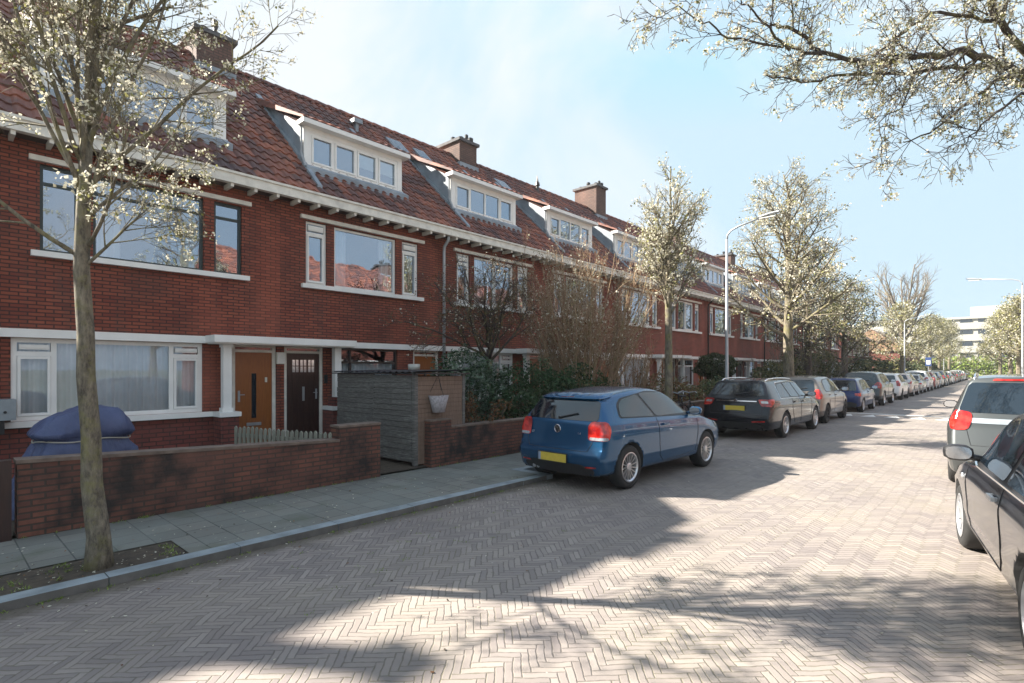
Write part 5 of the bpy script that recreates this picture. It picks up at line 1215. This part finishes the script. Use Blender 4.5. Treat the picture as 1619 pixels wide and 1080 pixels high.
hatch = dict(L=4.05, W=1.72, wrad=.31, xw=(.68, 3.25), zb=.20,
  xr=[(.2, .10), (.4, 0), (.6, .02), (.95, .09), (1.42, .32), (1.5, .32)], xf=[(.2, 3.95), (.4, 4.04), (.6, 4.03), (.78, 3.93), (1.5, 4.0)],
  zt=[(0, 1.42), (.35, 1.47), (1.0, 1.52), (1.8, 1.52), (2.3, 1.45), (2.75, 1.24), (3.1, 1.04), (3.5, .97), (3.9, .82), (4.05, .68)], sh=[(0, .96), (2.5, .95), (3.3, .90), (4.05, .68)],
  wr=[(0, .66), (.4, .69), (2.2, .70), (2.75, .78), (3.1, .86), (3.7, .8), (4.05, .7)], plan=PLAN,
  surround=[(.62, 1.0), (.70, 1.30), (.85, 1.39), (1.8, 1.43), (2.2, 1.39), (2.65, 1.18), (2.95, 1.0), (2.6, .97)],
  side_win=[[(.67, 1.02), (.74, 1.28), (.87, 1.36), (1.50, 1.40), (1.58, 1.0)], [(1.66, 1.0), (1.58, 1.40), (2.16, 1.365), (2.58, 1.17), (2.86, 1.0)]],
  rear_win=(.60, 1.03, .52, 1.38), shield=[(3.06, -.68), (2.42, -.52), (2.42, .52), (3.06, .68)],
  tail=[(-.13, .78), (-.10, 1.08), (.05, 1.08), (.08, .92), (.03, .78)], tr=.06,
  seams=[[(1.62, .98), (1.62, .34)], [(.9, .75), (1.05, .45)], [(2.9, .98), (2.85, .34)]], handles=[(1.0, .90), (1.82, .88)], mirror=(2.7, 1.02), plate=(0, .72), wstyle='cover')
smallh = dict(hatch, L=3.72, W=1.62, wrad=.28, xw=(.60, 2.98), xr=[(.2, .08), (.4, 0), (.6, .0), (.8, .04), (1.34, .36), (1.5, .36)], xf=[(.2, 3.64), (.4, 3.71), (.6, 3.70), (.75, 3.6), (1.5, 3.7)],
  zt=[(0, 1.30), (.36, 1.355), (1.0, 1.40), (1.7, 1.40), (2.1, 1.34), (2.5, 1.14), (2.82, .95), (3.3, .88), (3.6, .76), (3.72, .64)], sh=[(0, .86), (2.2, .87), (3.0, .84), (3.72, .62)],
  wr=[(0, .70), (.4, .71), (2.0, .72), (2.5, .8), (2.82, .87), (3.4, .82), (3.72, .72)],
  surround=[(.55, .90), (.72, 1.24), (.85, 1.29), (1.7, 1.32), (2.05, 1.28), (2.45, 1.08), (2.7, .9), (2.4, .88)], side_win=[[(.60, .92), (.76, 1.22), (.87, 1.265), (1.35, 1.29), (1.42, .90)], [(1.49, .90), (1.43, 1.29), (2.0, 1.255), (2.40, 1.065), (2.62, .9)]],
  rear_win=(.64, .86, .55, 1.28), shield=[(2.78, -.64), (2.2, -.5), (2.2, .5), (2.78, .64)], tail=[(-.16, .66), (-.16, .76), (.06, .78), (.06, .66)], tr=.02, seams=[[(1.45, .88), (1.45, .36)], [(2.65, .88), (2.6, .34)]], handles=[(1.6, .80)], mirror=(2.42, .93), plate=(0, .5))
suv = dict(hatch, L=4.40, W=1.82, wrad=.345, xw=(.78, 3.42), zb=.26, xr=[(.25, .12), (.45, 0), (.7, .02), (1.05, .10), (1.52, .34), (1.7, .34)], xf=[(.2, 4.3), (.5, 4.39), (.75, 4.38), (.95, 4.25), (1.7, 4.35)],
  zt=[(0, 1.52), (.4, 1.585), (1.1, 1.63), (2.0, 1.62), (2.55, 1.54), (3.0, 1.30), (3.35, 1.12), (3.9, 1.06), (4.25, .92), (4.4, .78)], sh=[(0, 1.05), (2.8, 1.02), (3.6, .98), (4.4, .76)],
  wr=[(0, .66), (.4, .70), (2.4, .72), (3.0, .8), (3.35, .87), (4.0, .82), (4.4, .72)],
  surround=[(.66, 1.10), (.76, 1.42), (.9, 1.49), (2.0, 1.53), (2.45, 1.48), (2.92, 1.25), (3.2, 1.08), (2.8, 1.06)], side_win=[[(.72, 1.12), (.8, 1.39), (.92, 1.455), (1.65, 1.49), (1.75, 1.09)], [(1.84, 1.09), (1.74, 1.49), (2.4, 1.45), (2.85, 1.23), (3.1, 1.09)]],
  rear_win=(.64, 1.12, .55, 1.48), shield=[(3.3, -.72), (2.65, -.56), (2.65, .56), (3.3, .72)], tail=[(-.20, .92), (-.16, 1.04), (-.06, 1.12), (.07, 1.10), (.08, .95), (.0, .80)], tr=.03, seams=[[(1.8, 1.05), (1.8, .4)], [(3.15, 1.05), (3.1, .4)]], handles=[(1.15, .98), (2.05, .96)], mirror=(2.9, 1.12), plate=(0, .82), wstyle='five', cladz=.36)
wagon = dict(estate, L=4.42, W=1.76, wrad=.31, xw=(.82, 3.53), xr=[(.2, .10), (.36, .02), (.55, 0), (.64, .03), (.72, .08), (1.02, .12), (1.56, .32), (1.7, .32)], xf=[(.2, 4.3), (.4, 4.41), (.6, 4.4), (.78, 4.3), (1.6, 4.4)],
  zt=[(0, 1.58), (.3, 1.62), (1.0, 1.655), (2.0, 1.645), (2.6, 1.56), (3.0, 1.30), (3.3, 1.08), (3.8, 1.0), (4.2, .87), (4.42, .70)], sh=[(0, 1.02), (2.5, .98), (3.5, .92), (4.42, .70)],
  wr=[(0, .70), (.5, .71), (2.5, .72), (3.0, .8), (3.35, .87), (4.1, .8), (4.42, .7)],
  surround=[(.55, 1.05), (.62, 1.36), (.75, 1.43), (2.0, 1.47), (2.5, 1.42), (2.95, 1.2), (3.2, 1.03), (2.9, 1.0)], side_win=[[(.6, 1.06), (.66, 1.34), (.77, 1.40), (1.25, 1.42), (1.35, 1.05)], [(1.42, 1.05), (1.33, 1.425), (2.0, 1.44), (2.1, 1.04)], [(2.18, 1.04), (2.08, 1.44), (2.48, 1.395), (2.9, 1.18), (3.1, 1.04)]],
  rear_win=(.72, 1.11, .60, 1.53), shield=[(3.3, -.7), (2.65, -.54), (2.65, .54), (3.3, .7)], tail=[(-.14, .86), (-.16, 1.02), (-.12, 1.12), (.06, 1.14), (.10, 1.02), (.02, .86)], tailw=None, tr=.06, handles=[(1.55, .95), (2.3, .93)], mirror=(2.85, 1.06), plate=(0, .62), rails=(.35, 2.4), rseams=[[(-.66, 1.03), (-.58, .66), (.58, .66), (.66, 1.03)]], wstyle='ten', refl=[(.4, .4), (.68, .42), (.68, .45), (.4, .43)])
del wagon['tailw'], wagon['refl']
def wagon_extra(c):
    c.patch('tailgate_strip', [(-.57, .965), (.57, .965), (.57, 1.035), (-.57, 1.035)], M['lead'], 'rear', 1, .008, rnd_=.01)
    c.patch('brake_light', [(-.35, 1.555), (.35, 1.555), (.33, 1.58), (-.33, 1.58)], M['red'], 'rear', 1, .012, rnd_=0)
    p, _ = c.ray((.45, 0, 4), (0, 0, -1)); b = MB(); b.tube([p, p+Vector((-.06, 0, .06)), p+Vector((-.16, 0, .32))], [.02, .008, .004], 6); c.add('antenna', b, M['black'])
near = dict(polo, L=4.20, wrad=.305, xw=(.80, 3.37), W=1.70,
  xf=[(.2, 4.1), (.4, 4.19), (.6, 4.18), (.75, 4.08), (.9, 4.0), (1.5, 4.1)],
  zt=[(.0, 1.32), (.34, 1.37), (.7, 1.44), (1.3, 1.475), (2.0, 1.475), (2.42, 1.43), (2.78, 1.22), (3.1, .99), (3.5, .915), (3.95, .80), (4.2, .66)],
  sh=[(0, .90), (1.0, .90), (2.7, .885), (3.3, .85), (4.2, .66)], wr=[(0, .66), (.4, .69), (1.5, .70), (2.2, .70), (2.7, .78), (3.1, .86), (3.8, .82), (4.2, .7)],
  surround=[(.66, .92), (.80, 1.22), (.95, 1.29), (1.6, 1.375), (2.28, 1.375), (2.66, 1.16), (2.96, .94), (2.6, .905)],
  side_win=[[(.74, .935), (.85, 1.20), (.97, 1.26), (1.52, 1.34), (1.56, .93)], [(1.64, .93), (1.60, 1.345), (2.26, 1.345), (2.60, 1.145), (2.88, .94)]],
  seams=[[(1.55, .91), (1.50, .45), (1.62, .31)], [(2.92, .92), (2.88, .60), (2.78, .34)], [(1.62, .31), (2.78, .34)]],
  rear_win=(.58, .98, .50, 1.28), shield=[(3.06, -.66), (2.5, -.52), (2.5, .52), (3.06, .66)], handles=[(1.72, .80)], mirror=(2.62, .97), wstyle='cover')
def near_extra(c):
    for sg_ in (1, -1): b = MB(); c.seam([(.66, .915), (2.6, .90), (2.95, .925)], 'side', sg_, .009, b, .006); c.add('belt_trim', b, M['chrome'])
    for sg_ in (1, -1):
        p, _ = c.ray((3.05, sg_*3, .74), (0, -sg_, 0)); b = MB(); b.lathe([(.028, 0), (.024, sg_*.012), (.0001, sg_*.016)], 16, (3.05, p.y, .74), 'y'); c.add('side_indicator', b, M['lamp_clear'])
for P in (near, wagon): P['mirmat'] = M['black']
near['hmat'] = M['galv']; near['rimmat'] = M['steel_rim']; estate['mirmat'] = M['black']; hatch['rimmat'] = M['rubber']; smallh['rimmat'] = M['steel_rim']; polo['hmat'] = None
CP = make_car(polo, [polo_extra]); CE = make_car(estate, [estate_extra]); CH = make_car(hatch, []); CS = make_car(smallh, []); CU = make_car(suv, []); CW = make_car(wagon, [wagon_extra]); CN = make_car(near, [near_extra])
PT = dict(blue=paint('blue_car_paint', (.009, .072, .165), .5, .26), black=paint('black_car_paint', (.006, .007, .012), .3, .25, .05), brown=paint('grey_brown_paint', (.17, .145, .13), .6, .38, .35), navy=paint('navy_paint', (.012, .025, .10), .3, .3), white=paint('white_car_paint', (.72, .72, .72), 0, .35),
  silver=paint('silver_paint', (.42, .43, .44), .7, .33), pink=paint('champagne_paint', (.50, .42, .39), .5, .35), green=paint('grey_green_paint', (.066, .073, .076), .55, .36), dark=paint('dark_grey_paint', (.05, .055, .06), .5, .3), red=paint('dark_red_paint', (.2, .03, .03), .3, .3), nblack=paint('dusty_blue_black_paint', (.010, .012, .018), .35, .28, .3))
XC = -4.02
def park(c, pm, y, label, side=XC, rot=0, z=0):
    W = c.P['W']/2; place_car(c, pm, (side-W, y, z), R(90)+R(rot), label)
park(CP, PT['blue'], 6.22, 'blue three-door hatchback with alloy wheels, nearest car at the left kerb', -3.95, -2.2)
park(CE, PT['black'], 13.62, 'black estate car with silver roof rails, second from the blue hatchback', -4.02, -1)
park(CH, PT['brown'], 18.8, 'grey-brown five-door hatchback in front of the black estate', -4.1)
park(CS, PT['navy'], 24.9, 'small dark blue hatchback beyond the road markings', -4.1)
park(CU, PT['dark'], 29.9, 'dark grey suv with tall red lights beyond the small dark blue hatchback', -4.1)
fc = [(CH, 'white', 36.6, 'white hatchback directly beyond the dark suv'), (CE, 'pink', 41.6, 'pale champagne estate second beyond the dark suv'), (CS, 'silver', 47.2, 'small silver hatchback third beyond the dark suv'), (CU, 'white', 52.0, 'tall white suv in the far part of the row'),
      (CE, 'red', 57.6, 'dark red estate just beyond the tall white suv'), (CH, 'silver', 63.2, 'silver hatchback second beyond the tall white suv'), (CU, 'dark', 68.4, 'dark suv third beyond the tall white suv'), (CH, 'black', 73.8, 'black hatchback fourth beyond the tall white suv'), (CE, 'white', 79.0, 'white estate far down the row below the blue sign'),
      (CS, 'red', 84.6, 'small dark red hatchback past the blue sign'), (CH, 'brown', 89.5, 'grey-brown hatchback second past the blue sign'), (CE, 'dark', 95, 'dark estate third past the blue sign'), (CU, 'silver', 101, 'silver suv near the end of the row'), (CH, 'white', 107, 'white hatchback second from the end of the row'), (CS, 'black', 112.5, 'small black hatchback at the very end of the row')]
for (c_, p_, y_, l_) in fc: park(c_, PT[p_], y_, l_, -4.15)
place_car(CW, PT['green'], (-.63+.88, 9.86, 0), R(90), 'grey-green estate car with big red rear light parked at the right edge', group='cars parked on the right side')
# near black car: outer left side runs from (-.2, 6.75) back to the right of the camera
a_ = R(90)+R(9.5); W_ = near['W']/2; fw = Vector((math.cos(a_), math.sin(a_), 0)); lf = Vector((-math.sin(a_), math.cos(a_), 0)); o_ = Vector((-.33, 6.80, 0))-lf*W_-fw*near['xw'][1]
place_car(CN, PT['nblack'], tuple(o_), a_, 'dusty blue-black three-door car cut off by the right edge, nearest to the camera', group='cars parked on the right side')

# fallen petals and leaf litter
g = np.random.default_rng(5); N = 1500
x = np.where(g.random(N) < .55, -5.2+np.abs(g.normal(0, .35, N)), g.uniform(-5, 1, N)); y = g.uniform(-1, 16, N); z = np.full(N, .006)
m = g.random(N) < .3; x[m] = g.uniform(-7.0, -5.45, m.sum()); z[m] = .069; y[m] = g.uniform(-1, 6.3, m.sum())
m2 = g.random(N) < .16; x[m2] = g.uniform(-5.93, -5.45, m2.sum()); y[m2] = g.uniform(-.5, 1.6, m2.sum()); z[m2] = .06
P = np.stack([x, y, z], 1); a = g.normal(size=(N, 3)); a[:, 2] *= .25; a /= np.linalg.norm(a, axis=1)[:, None]; b = np.cross(np.array([0, 0, 1.]), a)+g.normal(0, .15, (N, 3)); s_ = g.uniform(.006, .017, N)[:, None]
V = np.stack([P-a*s_, P-b*s_*.6, P+a*s_, P+b*s_*.6], 1).reshape(-1, 3); V[:, 2] = np.maximum(V[:, 2], np.repeat(z, 4)-.002)
o = link('leaf_litter', npmesh('leaf_litter', V, np.arange(4*N).reshape(N, 4), [M['petal'], M['dry'], M['soil']], g.choice(3, N, p=[.5, .3, .2]))); tag(o, 'fallen petals and dead leaves scattered on the street and pavement', 'litter', kind='stuff')

# thin bright air down the street
def haze():
    me = MB(); me.box(-90, 70, -35, 225, -1.2, 24); o = me.build('haze', None); m = bpy.data.materials.new('haze_air'); m.use_nodes = True; t = m.node_tree; t.nodes.clear()
    oo = t.nodes.new('ShaderNodeOutputMaterial'); v = t.nodes.new('ShaderNodeVolumePrincipled'); v.inputs['Color'].default_value = (.93, .96, 1, 1); v.inputs['Density'].default_value = .0005; v.inputs['Anisotropy'].default_value = .2
    t.links.new(v.outputs[0], oo.inputs['Volume']); o.data.materials.clear(); o.data.materials.append(m); o['kind'] = 'stuff'; o['label'] = 'thin pale spring haze in the air along the street'; o['category'] = 'haze'
haze()

# weeds in the joints
b = MB(); r = random.Random(12)
def tuft(x, y, z, n, h):
    for _ in range(n):
        a = r.uniform(0, 6.28); l = h*r.uniform(.5, 1.1); dx, dy = math.cos(a)*l*.7, math.sin(a)*l*.7; w_ = .0035; ox, oy = r.gauss(0, .02), r.gauss(0, .02)
        b.add([(x+ox-w_*math.sin(a), y+oy+w_*math.cos(a), z), (x+ox+w_*math.sin(a), y+oy-w_*math.cos(a), z), (x+ox+dx, y+oy+dy, z+l*.6)], [(0, 1, 2)])
for k_ in range(70): tuft(-5.225+r.gauss(0, .012), r.uniform(-1, 6.3), .0, 12, .035)
for k_ in range(60): tuft(-7.085+r.gauss(0, .01), r.choice([r.uniform(.5, 4.7), r.uniform(5.8, 12)]), .064, 14, .05)
for k_ in range(40): tuft(r.uniform(-5.92, -5.45), r.uniform(-.5, 1.6), .056, 14, .045)
for k_ in range(26): tuft(r.gauss(-4.3, .5), r.gauss(3.2, .8), .0, 10, .02)
tag(b.build('weeds', M['hedge']), 'small green weeds growing in the kerb joints and the tree pit', 'weeds', kind='stuff')
